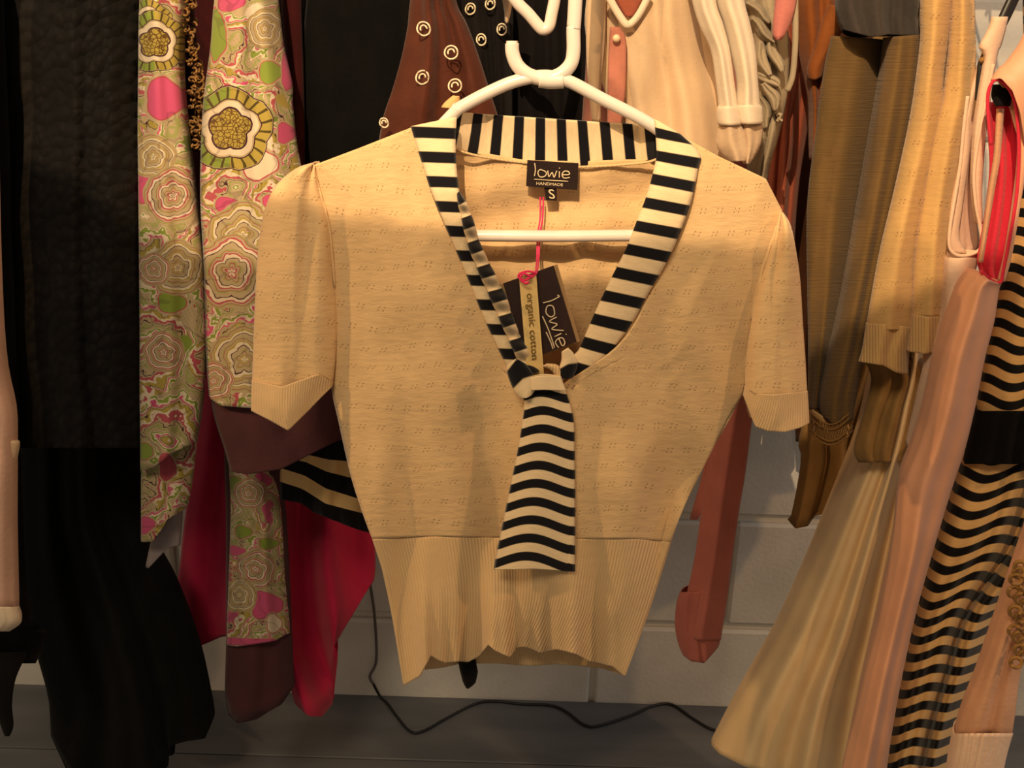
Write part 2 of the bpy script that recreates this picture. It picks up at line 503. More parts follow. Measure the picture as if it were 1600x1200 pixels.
M_cord = Mat('black_cable_sheath', 0.45, 0, 0.4); M_cord.col(rgb(26, 25, 27)); M_cord = M_cord.m
M_cordg = Mat('grey_cable_sheath', 0.5, 0, 0.4); M_cordg.col(rgb(96, 88, 84)); M_cordg = M_cordg.m
M_crim = fabric('crimson_crepe', rgb(186, 34, 74), 0.75, 0.1, 0.08)
M_dred = fabric('dark_red_cloth', rgb(54, 12, 14), 0.85, 0.05)
M_brn = fabric('dark_aubergine_cloth', rgb(74, 42, 46), 0.8, 0.05, 0.1)
M_sheer = fabric('brown_chiffon', rgb(84, 42, 28), 0.7, 0.1, 0.15, thin=0.15)
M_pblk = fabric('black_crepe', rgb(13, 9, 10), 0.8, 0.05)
M_thr = fabric('cream_thread', rgb(222, 208, 180), 0.8)
M_gold = fabric('gold_crochet_yarn', rgb(146, 106, 54), 0.6, 0.1)
M_gry = fabric('grey_sheer_lining', rgb(132, 122, 124), 0.6, 0.1)
M_crmc = fabric('pale_cream_jersey', rgb(208, 180, 146), 0.85, 0.2, 0.05, (90, 90), 0.15)
M_white = fabric('ivory_jersey', rgb(230, 214, 190), 0.85, 0.2, 0.04, (90, 90), 0.15, thin=0.15)
M_whin = fabric('ivory_lining', rgb(196, 170, 140), 0.85, 0.2, 0.06)
M_pnk = fabric('dusty_pink_lace', rgb(168, 108, 92), 0.85, 0.1, 0.25)
M_taupe = fabric('taupe_ruffle', rgb(156, 142, 118), 0.8, 0.1, 0.15)
M_rose = fabric('rose_pink_jersey', rgb(188, 114, 106), 0.85, 0.15, 0.08)
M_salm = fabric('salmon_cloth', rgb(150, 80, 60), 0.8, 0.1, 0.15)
M_rust = fabric('rust_cloth', rgb(132, 74, 32), 0.8, 0.1, 0.15)
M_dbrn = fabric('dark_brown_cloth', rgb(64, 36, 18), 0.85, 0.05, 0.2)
M_oliv = fabric('olive_wool', rgb(108, 84, 50), 0.95, 0.1, 0.08, (12, 150), 0.5)
M_char = fabric('charcoal_jersey', rgb(60, 54, 51), 0.9, 0.1, 0.1)
M_sand = fabric('sand_wool', rgb(216, 176, 118), 0.9, 0.15, 0.06)
M_ogold = fabric('bronze_organza', rgb(150, 116, 68), 0.55, 0.1, 0.15, thin=0.15)
M_satin = fabric('champagne_satin', rgb(230, 199, 150), 0.45, 0.1, 0.05, (120, 120), 0.08, 0.4)
M_peach = fabric('peach_satin', rgb(224, 164, 128), 0.5, 0.1, 0.06, (120, 120), 0.1, 0.35)
M_red = fabric('coral_red_lining', rgb(206, 46, 66), 0.7, 0.1, 0.05)
M_cami = fabric('pale_pink_cotton', rgb(226, 192, 164), 0.85, 0.1, 0.05)
M_pch2 = fabric('pale_peach_sheer', rgb(218, 164, 126), 0.7, 0.1, 0.1, thin=0.15)
M_blush = fabric('blush_cotton', rgb(196, 160, 142), 0.85, 0.1, 0.06)
M_string = fabric('pink_string', rgb(232, 50, 104), 0.7)
M_card = Mat('dark_brown_card', 0.5, 0, 0.4); M_card.col(rgb(46, 26, 22)); M_card = M_card.m
M_cardc = Mat('cream_card', 0.55, 0, 0.3); M_cardc.col(rgb(216, 186, 122)); M_cardc = M_cardc.m
M_cardb = Mat('tan_card', 0.6, 0, 0.3); M_cardb.col(rgb(170, 134, 92)); M_cardb = M_cardb.m
M_ink = Mat('cream_ink', 0.6, 0, 0.3); M_ink.col(rgb(216, 196, 160)); M_ink = M_ink.m
M_inkd = Mat('olive_ink', 0.6, 0, 0.3); M_inkd.col(rgb(96, 76, 34)); M_inkd = M_inkd.m
M_lbl = fabric('woven_black_label', rgb(38, 26, 24), 0.8, 0, 0.05)
M_bead = Mat('pearl', 0.3, 0, 0.5); M_bead.col(rgb(226, 196, 160)); M_bead = M_bead.m

# ------------------------------------------------------------------ the setting
WY = 1.78
wall = empty('wall_back', (0, WY + 0.05, 0)); wall['kind'] = 'structure'
def box_data(x0, y0, z0, x1, y1, z1):
    V = [Vector(p) for p in ((x0, y0, z0), (x1, y0, z0), (x1, y1, z0), (x0, y1, z0), (x0, y0, z1), (x1, y0, z1), (x1, y1, z1), (x0, y1, z1))]
    return V, [(0, 1, 5, 4), (1, 2, 6, 5), (2, 3, 7, 6), (3, 0, 4, 7), (4, 5, 6, 7), (3, 2, 1, 0)]
v, f = box_data(-2.2, WY + 0.012, -0.05, 2.2, WY + 0.10, 2.6)
mesh_obj('mortar_bed', v, f, M_mort, wall, smooth=False)
def bevel_block(w_, d_, h_, b):
    bm = bmesh.new(); bmesh.ops.create_cube(bm, size=1.0)
    for q in bm.verts: q.co = Vector((q.co.x * w_, q.co.y * d_, q.co.z * h_))
    bmesh.ops.bevel(bm, geom=bm.edges[:], offset=b, segments=1, affect='EDGES')
    me = bpy.data.meshes.new('block'); bm.to_mesh(me); bm.free(); me.materials.append(M_wall); return me
CW, CH = 0.575, 0.262                      # course module
zj = [0.0]
# courses set so that the two joints in view stand where the photograph has them
J1 = at(1225, 814, WY).z; J2 = at(1105, 979, WY).z
CH = J1 - J2
z0 = J2 - CH
bme = bevel_block(CW - 0.012, 0.03, CH - 0.016, 0.006)
XJ = at(1140, 890, WY).x
for r in range(0, 9):
    zc = z0 + CH * (r + 0.5)
    off = XJ if r % 2 == 1 else XJ - CW / 2 + 0.018
    for k in range(-4, 4):
        xc = off + CW * (k + 0.5)
        if abs(xc) > 1.9: continue
        b = bpy.data.objects.new('block', bme); C.objects.link(b); b.parent = wall
        b.location = Vector((xc, WY + 0.013 + random.uniform(-0.0015, 0.0015), zc)) - wall.location

floor = empty('floor', (0, 0.5, 0)); floor['kind'] = 'structure'
v, f = box_data(-2.2, -1.6, -0.06, 2.2, WY + 0.1, -0.022)
mesh_obj('subfloor', v, f, M_floor, floor, smooth=False)
def plank_mesh(l, w_, h_):
    bm = bmesh.new(); bmesh.ops.create_cube(bm, size=1.0)
    for q in bm.verts: q.co = Vector((q.co.x * l, q.co.y * w_, q.co.z * h_))
    bmesh.ops.bevel(bm, geom=bm.edges[:], offset=0.002, segments=1, affect='EDGES')
    me = bpy.data.meshes.new('plank'); bm.to_mesh(me); bm.free(); me.materials.append(M_floor); return me
PWD = 0.205
pme = plank_mesh(4.4, PWD - 0.003, 0.022)
for k in range(16):
    p = bpy.data.objects.new('plank', pme); C.objects.link(p); p.parent = floor
    p.location = Vector((0, WY - PWD * (k + 0.5) + 0.0, -0.011)) - floor.location

# clothes rail above the picture: a tube on two uprights with a forward arm
RZ, RY = 1.64, 1.27
rail = empty('clothes_rail', (0, RY, 0), 'steel clothes rail the garments hang from, in front of the white block wall', 'clothes rail')
tubes('rail_tube', [[(-1.25, RY, RZ), (0, RY, RZ), (1.25, RY, RZ)]], 0.014, M_steel, rail, 14, 2)
for sx in (-1.22, 1.22):
    tubes('upright', [[(sx, RY, 0.03), (sx, RY, 0.8), (sx, RY, RZ)]], 0.014, M_steel, rail, 12, 2)
    tubes('foot', [[(sx, RY - 0.25, 0.015), (sx, RY, 0.015), (sx, RY + 0.25, 0.015)]], 0.015, M_steel, rail, 12, 2)
ax = at(905, -10, 1.0).x
tubes('front_arm', [[(ax, RY, RZ), (ax, 1.12, RZ), (ax, 0.93, RZ + 0.005), (ax, 0.925, RZ + 0.03)]], 0.008, M_steel, rail, 10, 4)

def hook(parent, px, Y, py=-110, hy=None):
    """wire hook from the top of a garment up over the rail"""
    P = at(px, py, Y)
    pts = [P + Vector((0, 0, -0.02)), Vector((P.x, (P.y + RY) / 2, P.z + (RZ - P.z) * 0.35)), Vector((P.x, RY + 0.018, RZ - 0.03)),
           Vector((P.x, RY + 0.019, RZ + 0.005)), Vector((P.x, RY, RZ + 0.019)), Vector((P.x, RY - 0.02, RZ + 0.002)), Vector((P.x, RY - 0.018, RZ - 0.015))]
    return tubes('hanger_hook', [pts], 0.002, M_steel, parent, 6, 5)

def top(x0, x1, y=-110):
    """closing rows above the frame: a narrow neck widening to the given shoulders"""
    xc = (x0 + x1) / 2
    return [(y, xc - 6, xc + 6), (y + 18, xc - (x1 - x0) * 0.35, xc + (x1 - x0) * 0.35)]

# ================================================================== the striped-collar sweater
SY = 1.0
S = empty('knitted_sweater', at(800, 1060, SY), 'short-sleeved cream knitted sweater with striped V collar and tie, hanging in front', 'sweater')

def chest(u, v, px, py):
    d = 0.0
    # soft body folds below the bust, and drawn-in waist
    t = max(0.0, min(1.0, (py - 420) / 350))
    d += -0.013 * t * math.sin(px * 0.021 + 0.6 + py * 0.0012) - 0.007 * t * math.sin(px * 0.047 + 1.2 - py * 0.002)
    d += 0.006 * math.exp(-((px - 640) / 30) ** 2) * t - 0.007 * math.exp(-((px - 1060 + (py - 500) * 0.25) / 34) ** 2) * t
    return d
L_rows = [
    [(490, 258, .012), (560, 232, .004), (643, 199, 0)],
    [(499, 292, .012), (575, 270, 0), (660, 250, -.004)],
    [(510, 340, .010), (590, 335, -.004), (686, 325, -.008)],
    [(519, 400, .010), (600, 400, -.008), (720, 398, -.012)],
    [(524, 470, .010), (620, 470, -.012), (750, 470, -.018)],
    [(523, 540, .012), (640, 545, -.014), (786, 545, -.02)],
    [(518, 600, .014), (640, 606, -.014), (806, 600, -.02), (815, 612, -.02), (856, 620, -.02)],
    [(530, 660, .014), (650, 665, -.014), (856, 668, -.02)],
    [(548, 740, .014), (660, 745, -.014), (857, 745, -.02)],
    [(565, 795, .012), (670, 800, -.012), (858, 800, -.018)],
    [(582, 842, .010), (680, 838, -.010), (860, 842, -.014)]]
R_rows = [
    [(1066, 213, 0), (1120, 243, .002), (1196, 279, .006), (1222, 330, .014)],
    [(1088, 258, -.004), (1130, 285, 0), (1180, 320, .004), (1208, 372, .012)],
    [(1076, 320, -.008), (1120, 345, -.004), (1192, 420, .010)],
    [(1052, 390, -.012), (1110, 415, -.008), (1180, 462, .010)],
    [(1015, 460, -.018), (1080, 480, -.012), (1172, 510, .010)],
    [(965, 540, -.02), (1060, 550, -.014), (1167, 560, .012)],
    [(856, 620, -.02), (893, 610, -.02), (905, 592, -.02), (1040, 606, -.014), (1165, 605, .014)],
    [(856, 668, -.02), (1030, 665, -.014), (1133, 662, .014)],
    [(857, 745, -.02), (1000, 745, -.014), (1094, 740, .014)],
    [(858, 800, -.018), (990, 800, -.012), (1066, 798, .012)],
    [(860, 842, -.014), (990, 842, -.010), (1048, 846, .010)]]
FY = SY - 0.016
cloth('front_panel', L_rows, FY, M_knit, S, N=60, M=90, bf=0, back=False, dep=chest, wr=0.005, solid=0.0018)
cloth('front_panel', R_rows, FY, M_knit, S, N=60, M=90, bf=0, back=False, dep=chest, wr=0.005, solid=0.0018)
# back panel, seen through the neck
B_rows = [[(645, 205, -.004), (712, 232, .02), (820, 250, .03), (900, 252, .03), (1022, 248, .022), (1070, 222, -.002)],
          [(560, 300, .0), (720, 290, .030), (870, 300, .034), (1010, 300, .030), (1150, 300, .0)],
          [(525, 480, 0), (700, 480, .036), (870, 480, .040), (1000, 480, .036), (1170, 480, 0)],
          [(522, 600, 0), (700, 600, .036), (860, 600, .040), (1000, 600, .036), (1162, 605, 0)],
          [(552, 740, 0), (700, 740, .036), (860, 740, .038), (990, 740, .036), (1092, 740, 0)],
          [(586, 842, 0), (700, 842, .030), (860, 842, .034), (960, 842, .030), (1046, 846, 0)]]
cloth('back_panel', B_rows, SY, M_knit, S, N=60, M=70, bf=0, back=False, solid=0.0018, wr=0.010, wrs=1.6,
      dep=lambda u, v, px, py: 0.003 * math.sin(py * 0.07 + px * 0.012) * math.exp(-((py - 330) / 110) ** 2))
# ribbed waistband, front and back
hemf = [(600, 0), (631, 1071), (657, 1056), (672, 1024), (695, 1036), (715, 1033), (732, 1034), (750, 1024), (764, 1007), (772, 1016), (796, 1027), (806, 1012),
        (820, 1010), (845, 1020), (870, 1014), (895, 1020), (920, 1033), (940, 1037), (957, 1041), (976, 1057)]
def ribwave(u, v, px, py):
    d = -0.010 * math.sin(px * 0.058 + 0.3) * v - 0.006 * math.sin(px * 0.105 + 2.0) * v - 0.003 * math.sin(px * 0.24) * v * v
    return 1.35 * d * min(1, 8 * u, 8 * (1 - u)) + chest(0, 0, px, 842) * (1 - v)
W_rows = [[(582, 842, .010), (680, 838, -.010), (860, 842, -.014), (990, 842, -.010), (1048, 846, .010)],
          [(600, 900, .008), (700, 895, -.012), (860, 897, -.014), (980, 900, -.010), (1030, 904, .008)],
          [(612, 960, .006), (700, 950, -.012), (860, 950, -.012), (960, 960, -.010), (1010, 965, .006)],
          [(p[0], p[1], -.004) for p in hemf[1:]]]
ruv = lambda u, v, px, py: ((600 + u * 420) / 100.0, py / 100.0)
cloth('waistband', W_rows, FY, M_rib, S, N=130, M=50, bf=0, back=False, dep=ribwave, uvf=ruv, solid=0.002, linear=False)
WB = [[(586, 842, 0), (700, 842, .030), (860, 842, .034), (960, 842, .030), (1046, 846, 0)],
      [(612, 960, 0), (700, 955, .030), (860, 955, .034), (960, 960, .030), (1008, 965, 0)],
      [(631, 1069, -.01), (660, 1046, .02), (690, 1043, .026), (720, 1036, .03), (775, 1036, .03), (800, 1038, .03), (830, 1040, .03), (870, 1037, .03), (905, 1040, .03), (940, 1044, .02), (976, 1056, -.01)]]
cloth('waistband', WB, SY, M_rib, S, N=100, M=36, bf=0, back=False, uvf=ruv, solid=0.002,
      dep=lambda u, v, px, py: 0.005 * math.sin(px * 0.09) * v)
# waist seam

# sleeves: closed shells
def sleevefold(fx0, fy0, fx1, fy1):
    def fn(u, v, px, py):
        return -0.009 * math.sin(7.5 * u + 1.0) * (1 - 0.3 * v) * math.sin(math.pi * u) - 0.005 * math.sin(px * 0.13 + py * 0.012) * math.exp(-v * 3.0) * 1.6
    return fn
SL = [[(487, 256), (489, 256.5), (491, 258)],
      [(462, 265, -.004), (480, 272, -.012), (498, 290)],
      [(432, 291), (470, 300, -.014), (508, 332)],
      [(413, 335), (465, 345, -.018), (517, 385)],
      [(404, 395), (462, 405, -.020), (523, 445)],
      [(400, 465), (460, 475, -.020), (525, 505)],
      [(397, 535), (460, 545, -.018), (523, 560)],
      [(395, 596), (440, 606, -.016), (498, 584, -.008), (519, 597)]]
cloth('sleeve', SL, SY - 0.004, M_knit2, S, N=40, M=60, bf=0.012, bb=0.03, dep=sleevefold(0, 0, 0, 0), wr=0.005, wrs=1.0, seed=3, solid=0.0018)
CL = [[(395, 594), (440, 604, -.016), (498, 584, -.008), (519, 597)],
      [(394, 618), (425, 632, -.016), (448, 644, -.018), (490, 612, -.006), (518, 601)],
      [(394, 642), (422, 656, -.014), (450, 672, -.016), (482, 640, -.004), (517, 604)]]
cloth('cuff', CL, SY - 0.006, M_rib, S, N=50, M=16, bf=0.013, bb=0.03, solid=0.0025, uvf=lambda u, v, px, py: (u * 1.4, py / 100))
SR = [[(1219, 331), (1221, 332), (1223, 333)],
      [(1210, 366), (1222, 352, -.008), (1234, 352)],
      [(1196, 412), (1220, 398, -.012), (1242, 388)],
      [(1182, 460), (1216, 445, -.016), (1249, 437)],
      [(1172, 515), (1212, 505, -.018), (1253, 500)],
      [(1166, 565), (1210, 560, -.018), (1257, 558)],
      [(1165, 606), (1180, 616, -.010), (1210, 617, -.018), (1260, 612)]]
cloth('sleeve', SR, SY - 0.004, M_knit, S, N=36, M=54, bf=0.012, bb=0.03, dep=sleevefold(0, 0, 0, 0), wr=0.005, wrs=1.0, seed=8, solid=0.0018)
CRr = [[(1165, 604), (1180, 615, -.010), (1210, 616, -.018), (1260, 611)],
       [(1164, 612), (1180, 640, -.010), (1212, 648, -.018), (1262, 640)],
       [(1163, 618), (1181, 666, -.008), (1200, 673, -.014), (1226, 675, -.016), (1250, 668, -.01), (1263, 661)]]
cloth('cuff', CRr, SY - 0.006, M_rib, S, N=50, M=16, bf=0.013, bb=0.03, solid=0.0025, uvf=lambda u, v, px, py: (u * 1.4, py / 100))
# gathers at the sleeve heads
for pts in ([(491, 262), (499, 300), (511, 342), (519, 400), (523, 450)], [(1221, 336), (1208, 372), (1193, 418), (1181, 462), (1173, 500)]):
    tubes('seam', [[at(x, y, SY - .008) for x, y in pts]], 0.0022, M_rib, S, 6, 5, rfun=lambda t: max(.15, math.sin(math.pi * t) ** .5))

# collar bands: v counts the stripes
def band(name, outer, inner, Y, n0, n1, mat=M_band, N=10, M=80, bf=0.004, dep=None, tilt=0.0, parent=S, solid=0.003):
    rows = [[inner[i], outer[i]] for i in range(len(inner))]
    return cloth(name, rows, Y, mat, parent, N=N, M=M, bf=bf, back=False, dep=dep, solid=solid,
                 uvf=lambda u, v, px, py: (u * 0.5, (py - n0) / n1 + tilt * (u - 0.5)))
# left band from the shoulder to the knot
band('collar_band', [(643, 198), (650, 222), (661, 256), (674, 296), (690, 336), (712, 386), (735, 440), (757, 495), (779, 542), (800, 585), (812, 612)],
     [(713, 183), (711, 222), (712, 258), (716, 296), (723, 336), (734, 386), (755, 436), (778, 486), (797, 530), (816, 566), (834, 596)],
     FY - 0.018, 208, 38.3, tilt=0.06, dep=lambda u, v, px, py: 0.018 * max(0, 1 - v * 4))
# inner rolled fold of the left band
cloth('collar_fold', [[(714, 300), (718, 300)], [(716, 318), (728, 316)], [(722, 345), (738, 340)], [(732, 385), (750, 380)], [(748, 425), (768, 418)], [(768, 470), (790, 462)],
                      [(788, 516), (806, 508)], [(806, 556), (824, 546)], [(818, 590), (842, 580)]], FY - 0.026, M_band, S, N=12, M=80, bf=0.007, bb=0.004, solid=0.001,
      uvf=lambda u, v, px, py: (u * 0.2, (py - 312 + 6 * (u)) / 38.3),
      dep=lambda u, v, px, py: -0.006 * math.sin(py * 2 * math.pi / 38.3))
# right band
band('collar_band', [(1058, 208), (1092, 240), (1090, 262), (1078, 316), (1060, 366), (1040, 410), (1012, 458), (984, 508), (952, 555), (930, 580), (904, 596)],
     [(1023, 186), (1026, 226), (1025, 252), (1012, 302), (996, 344), (979, 388), (957, 432), (934, 480), (915, 524), (904, 548), (884, 566)],
     FY - 0.018, 213.5, 36.3, tilt=-0.34, dep=lambda u, v, px, py: 0.018 * max(0, 1 - v * 4))
# back neck band: stripes stand upright
cloth('neck_band', [[(708, 180, .0), (730, 176, .012), (760, 179, .022), (880, 187, .026), (1000, 195, .020), (1024, 200, .004)],
                    [(708, 206, .004), (760, 208, .026), (880, 220, .031), (1000, 224, .024), (1026, 224, .006)],
                    [(709, 230, .006), (728, 237, .020), (760, 244, .028), (825, 253, .031), (905, 259, .031), (1000, 253, .028), (1028, 247, .010)]],
      SY, M_band, S, N=90, M=16, bf=0, back=False, solid=0.003,
      uvf=lambda u, v, px, py: (py / 100.0, (px - 737 - 10 * (1 - v) * max(-0.6, (850 - px) / 110)) / 35.6))
tubes('seam', [[at(x, y, SY + .004 + .023 * math.sin(math.pi * (x - 700) / 330)) for x, y in ((710, 232), (728, 239), (760, 246), (825, 255), (905, 261), (1000, 255), (1026, 249))]], 0.0014, M_rib, S, 6, 5)
# tie and knot
tl = [(815, 606), (820, 632), (817, 660), (809, 708), (799, 756), (787, 814), (777, 862), (772, 890)]
tr = [(877, 596), (890, 632), (896, 662), (897, 708), (898, 756), (898, 814), (898, 862), (898, 893)]
cloth('tie', [[a, ((a[0] + b[0]) / 2, (a[1] + b[1]) / 2 - 3), b] for a, b in zip(tl, tr)], FY - 0.034, M_tie, S, N=30, M=110, bf=0.005, bb=0.003, solid=0.0015, linear=False,
      uvf=lambda u, v, px, py: (u * 0.9, (py - 614 + (5 + 6 * v) * math.sin(u * 4.6 - 0.2) - 4) / 29.0),
      dep=lambda u, v, px, py: -0.004 * math.sin(u * 6.0 - 0.5) * v)
cloth('tie_knot', [[(792, 572), (806, 562), (822, 570)], [(794, 586), (812, 578), (832, 584)], [(800, 602), (818, 596), (838, 598)], [(806, 614), (822, 614), (836, 608)], [(814, 622), (822, 622), (830, 618)]], FY - 0.040, M_band, S, N=20, M=24, bf=0.008, bb=0.004, solid=0.001,
      uvf=lambda u, v, px, py: (py / 100, 0.62 + 0.9 * v + .3 * u))
cloth('tie_knot', [[(822, 590), (850, 587), (876, 588)], [(818, 600), (850, 599), (880, 600)], [(817, 610), (850, 609), (884, 610)]], FY - 0.042, M_band, S, N=20, M=12, bf=0.006, bb=0.006, solid=0.001,
      uvf=lambda u, v, px, py: (px / 100, 0.34 + .25 * v + .06 * math.sin(u * 5)))
cloth('tie_knot', [[(878, 550), (888, 545), (896, 553)], [(878, 562), (890, 560), (902, 566)], [(874, 576), (886, 574), (900, 578)], [(872, 590), (884, 592), (894, 590)]], FY - 0.036, M_band, S, N=14, M=18, bf=0.006, bb=0.004, solid=0.001,
      uvf=lambda u, v, px, py: (px / 100, 0.36 + 0.62 * v + .2 * u))
cloth('tie_knot', [[(848, 572), (856, 569)], [(864, 580), (872, 572)], [(872, 598), (884, 590)]], FY - 0.0365, M_rib, S, N=8, M=14, bf=0.003, bb=0.002)

# neck label with lettering, and size tab
LY = SY + 0.016
a0, a1, a2, a3 = at(824, 250, LY), at(904, 255, LY), at(822, 291, LY), at(902, 297, LY)
lab = strip_obj('neck_label', a0, a1, a2, a3, M_lbl, S, 0.001, 8, 4, 0.0008)
lab['label'] = 'black woven neck label with cream lettering'
LOWIE = [[(.02, .0), (.05, .5), (.03, .95)],                                   # l
         [(.28, .52), (.17, .45), (.12, .70), (.18, .97), (.30, .92), (.35, .68), (.28, .50)],   # o
         [(.38, .48), (.42, .92), (.50, .60), (.56, .94), (.62, .45)],         # w
         [(.69, .48), (.70, .95)], [(.68, .22), (.70, .27)],                   # i
         [(.77, .72), (.96, .66), (.93, .46), (.82, .46), (.77, .72), (.83, .95), (.98, .88)]]   # e
strokes_on('lettering', LOWIE, a0, a1, a2, (.13, .10, .86, .62), M_ink, lab, 0.0006, 0.0016)
strokes_on('lettering', [[(0, 0), (.5, .02), (1, 0)]], a0, a1, a2, (.15, .71, .82, .74), M_ink, lab, 0.00045, 0.0014)
text_on('lettering', 'HANDMADE', a0, a1, a2, (.20, .80, .72, .91), M_ink, lab, 0.0012)
s0, s1, s2, s3 = at(850, 292, LY + .001), at(870, 293, LY + .001), at(853, 313, LY + .001), at(870, 314, LY + .001)
sz = strip_obj('size_tab', s0, s1, s2, s3, M_lbl, S, 0.0008)
text_on('lettering', 'S', s0, s1, s2, (.30, .15, .75, .85), M_ink, sz, 0.0008)
# black ribbon end under the hem
cloth('ribbon_end', [[(716, 1030), (742, 1030)], [(719, 1046), (746, 1050)], [(724, 1066), (742, 1068)], [(729, 1075), (731, 1076)]], SY + 0.02, M_pblk, S, N=6, M=8, bf=0.001, bb=0.001, linear=True)

# ================================================================== swing tag on its pink string
T = empty('swing_tag', at(850, 560, 0.97), 'brown and cream card swing tag on a pink string inside the striped V collar', 'tag')
TY = FY - 0.022
def tq(c, Y): return [at(x, y, Y) for x, y in c]
c = tq([(782, 445), (871, 413), (819, 566), (906, 533)], TY + 0.0025)
strip_obj('backing_card', c[0], c[1], c[2], c[3], M_cardb, T, 0.0006)
c = tq([(786, 443), (865, 415), (823, 563), (901, 534)], TY)
k1 = strip_obj('dark_card', c[0], c[1], c[2], c[3], M_card, T, 0.001)
# the name reads down the card: letters run along the long side
LH = [[(.03, -.12), (.06, .4), (.05, .95)], [(.03, -.12), (-.01, -.02)],
      [(.30, .45), (.17, .45), (.14, .75), (.25, .95), (.36, .78), (.34, .5), (.22, .42)],
      [(.40, .42), (.44, .92), (.54, .52), (.60, .92), (.70, .25)],
      [(.74, .45), (.76, .9)], [(.78, .16), (.79, .2)],
      [(.82, .68), (.98, .62), (.95, .42), (.84, .45), (.82, .72), (.88, .95), (1.0, .86)],
      [(.30, 1.22), (.6, 1.12), (.98, 1.1)], [(.62, 1.3), (.85, 1.22), (.99, 1.22)]]
# text axes: A along the card downwards, B towards the left edge
g0, g1, g2 = at(869, 462, TY - .0005), at(895, 545, TY - .0005), at(838, 472, TY - .0005)
strokes_on('lettering', LH, g0, g1, g2, (0, -.05, .9, .75), M_ink, k1, 0.0007, 0.0012)
c = tq([(811, 434), (838, 430), (824, 587), (850, 586)], TY - 0.008)
k2 = strip_obj('cream_card', c[0], c[1], c[2], c[3], M_cardc, T, 0.0012)
g0, g1, g2 = at(833, 457, TY - .0082), at(841, 560, TY - .0082), at(819, 459, TY - .0082)
text_on('lettering', 'organic cotton', g0, g1, g2, (0, 0, 1, 1), M_inkd, k2, 0.0014)
tubes('string', [[at(x, y, Y) for x, y, Y in ((844, 308, SY + .022), (844, 340, SY + .018), (840, 368, SY + .014), (839, 400, SY + .002), (836, 425, TY - .004), (824, 432, TY - .010))],
                 [at(x, y, Y) for x, y, Y in ((849, 308, SY + .022), (848, 340, SY + .018), (843, 368, SY + .014), (842, 400, SY + .002), (838, 427, TY - .004), (822, 436, TY - .010))]], 0.0009, M_string, T, 6, 6)
tubes('string_knot', [[at(x, y, TY - .011 - k * .0006) for k, (x, y) in enumerate(((836, 426), (824, 424), (812, 428), (811, 434), (820, 438), (828, 432), (818, 428), (813, 436), (822, 443), (826, 440)))]], 0.0013, M_string, T, 6, 6)

# ================================================================== hangers
H = empty('clothes_hanger', at(858, 128, SY), 'white tubular plastic hanger holding up the cream striped-collar sweater', 'clothes hanger')
HY = SY - 0.004
rr = 0.0063
tubes('shoulder_bar', [[at(x, y, Y) for x, y, Y in ((556, 368, SY + .006), (560, 338, SY + .006), (600, 292, SY + .006), (706, 180, HY), (716, 170, HY), (760, 146, HY), (805, 127, HY), (850, 119, HY), (888, 127, HY), (940, 154, HY), (1022, 198, HY), (1100, 262, SY + .006), (1150, 312, SY + .006), (1158, 345, SY + .006), (1150, 369, SY + .006))]], rr, M_plast, H, 14, 8)
tubes('cross_bar', [[at(556, 368, SY + .006), at(600, 369, SY + .006), at(735, 368, SY + .006), at(860, 369, SY + .006), at(990, 368, SY + .006), at(1150, 369, SY + .006)]], rr, M_plast, H, 14, 4)
hx, hz = at(899, 0, HY).x, RZ
P0 = at(899, 0, HY)
tubes('hook', [[at(x, y, HY) for x, y in ((800, 68), (801, 84), (809, 103), (826, 117), (850, 123), (874, 117), (891, 101), (896, 80), (896, 45), (899, 0))] +
               [Vector((P0.x + .002, HY, RZ - 0.04)), Vector((ax + .012, HY, RZ - 0.01)), Vector((ax + .010, HY, RZ + .012)), Vector((ax - .004, HY, RZ + .018)), Vector((ax - .017, HY, RZ + .006)), Vector((ax - .018, HY, RZ - .012))]], 0.0069, M_plast, H, 14, 8)
tubes('hook_tip', [[at(800, 72, HY), at(800, 66, HY), at(800, 64, HY)]], 0.0058, M_plast, H, 8, 3)
tubes('neck_web', [[at(843, 124, HY), at(860, 126, HY), at(880, 125, HY)]], 0.0082, M_plast, H, 12, 4)

H2 = empty('clothes_hanger', at(850, 40, 1.16), 'white tubular hanger showing only a bent V corner against black cloth at the top', 'clothes hanger')
tubes('hanger_tube', [[at(x, y, 1.16) for x, y in ((770, -50), (805, 0), (826, 22), (843, 42), (850, 46), (858, 40), (862, 22), (867, -5), (870, -50))] + [Vector((at(870, -50, 1.16).x, 1.2, RZ - .05)), Vector((at(870, -50, 1.16).x, RY, RZ + .022)), Vector((at(870, -50, 1.16).x, RY + .024, RZ))]], 0.0068, M_plast, H2, 12, 6)

# ================================================================== garments, left side
def hung(name, px, py, Y, label, cat, hpx=None, group=None):
    e = empty(name, at(px, py, Y), label, cat, group)
    hook(e, hpx if hpx is not None else px, Y)
    return e

# pale blush garment at the left edge
g = hung('blush_cardigan', 0, 980, 1.08, 'pale blush pink cardigan sleeve with a white cuff at the left edge', 'cardigan', -60)
cloth('sleeve', top(-110, -20) + [(0, -110, -14), (400, -100, -3), (560, -90, 6), (640, -85, 22), (700, -85, 24), (820, -85, 24), (950, -85, 27)], 1.08, M_blush, g, bf=.03, bb=.04, folds=((3, .004, 0, .4, .3),), wr=.006)
cloth('cuff', [(948, -84, 27), (965, -84, 33), (975, -80, 30), (986, -70, 14)], 1.08, M_white, g, N=24, M=10, bf=.031, bb=.03, folds=((9, .003, 0),))
cloth('trim', [(688, -40, 22), (690, -40, 30), (712, -40, 27), (722, -40, 22)], 1.075, M_whin, g, N=12, M=8, bf=.012, bb=.01)
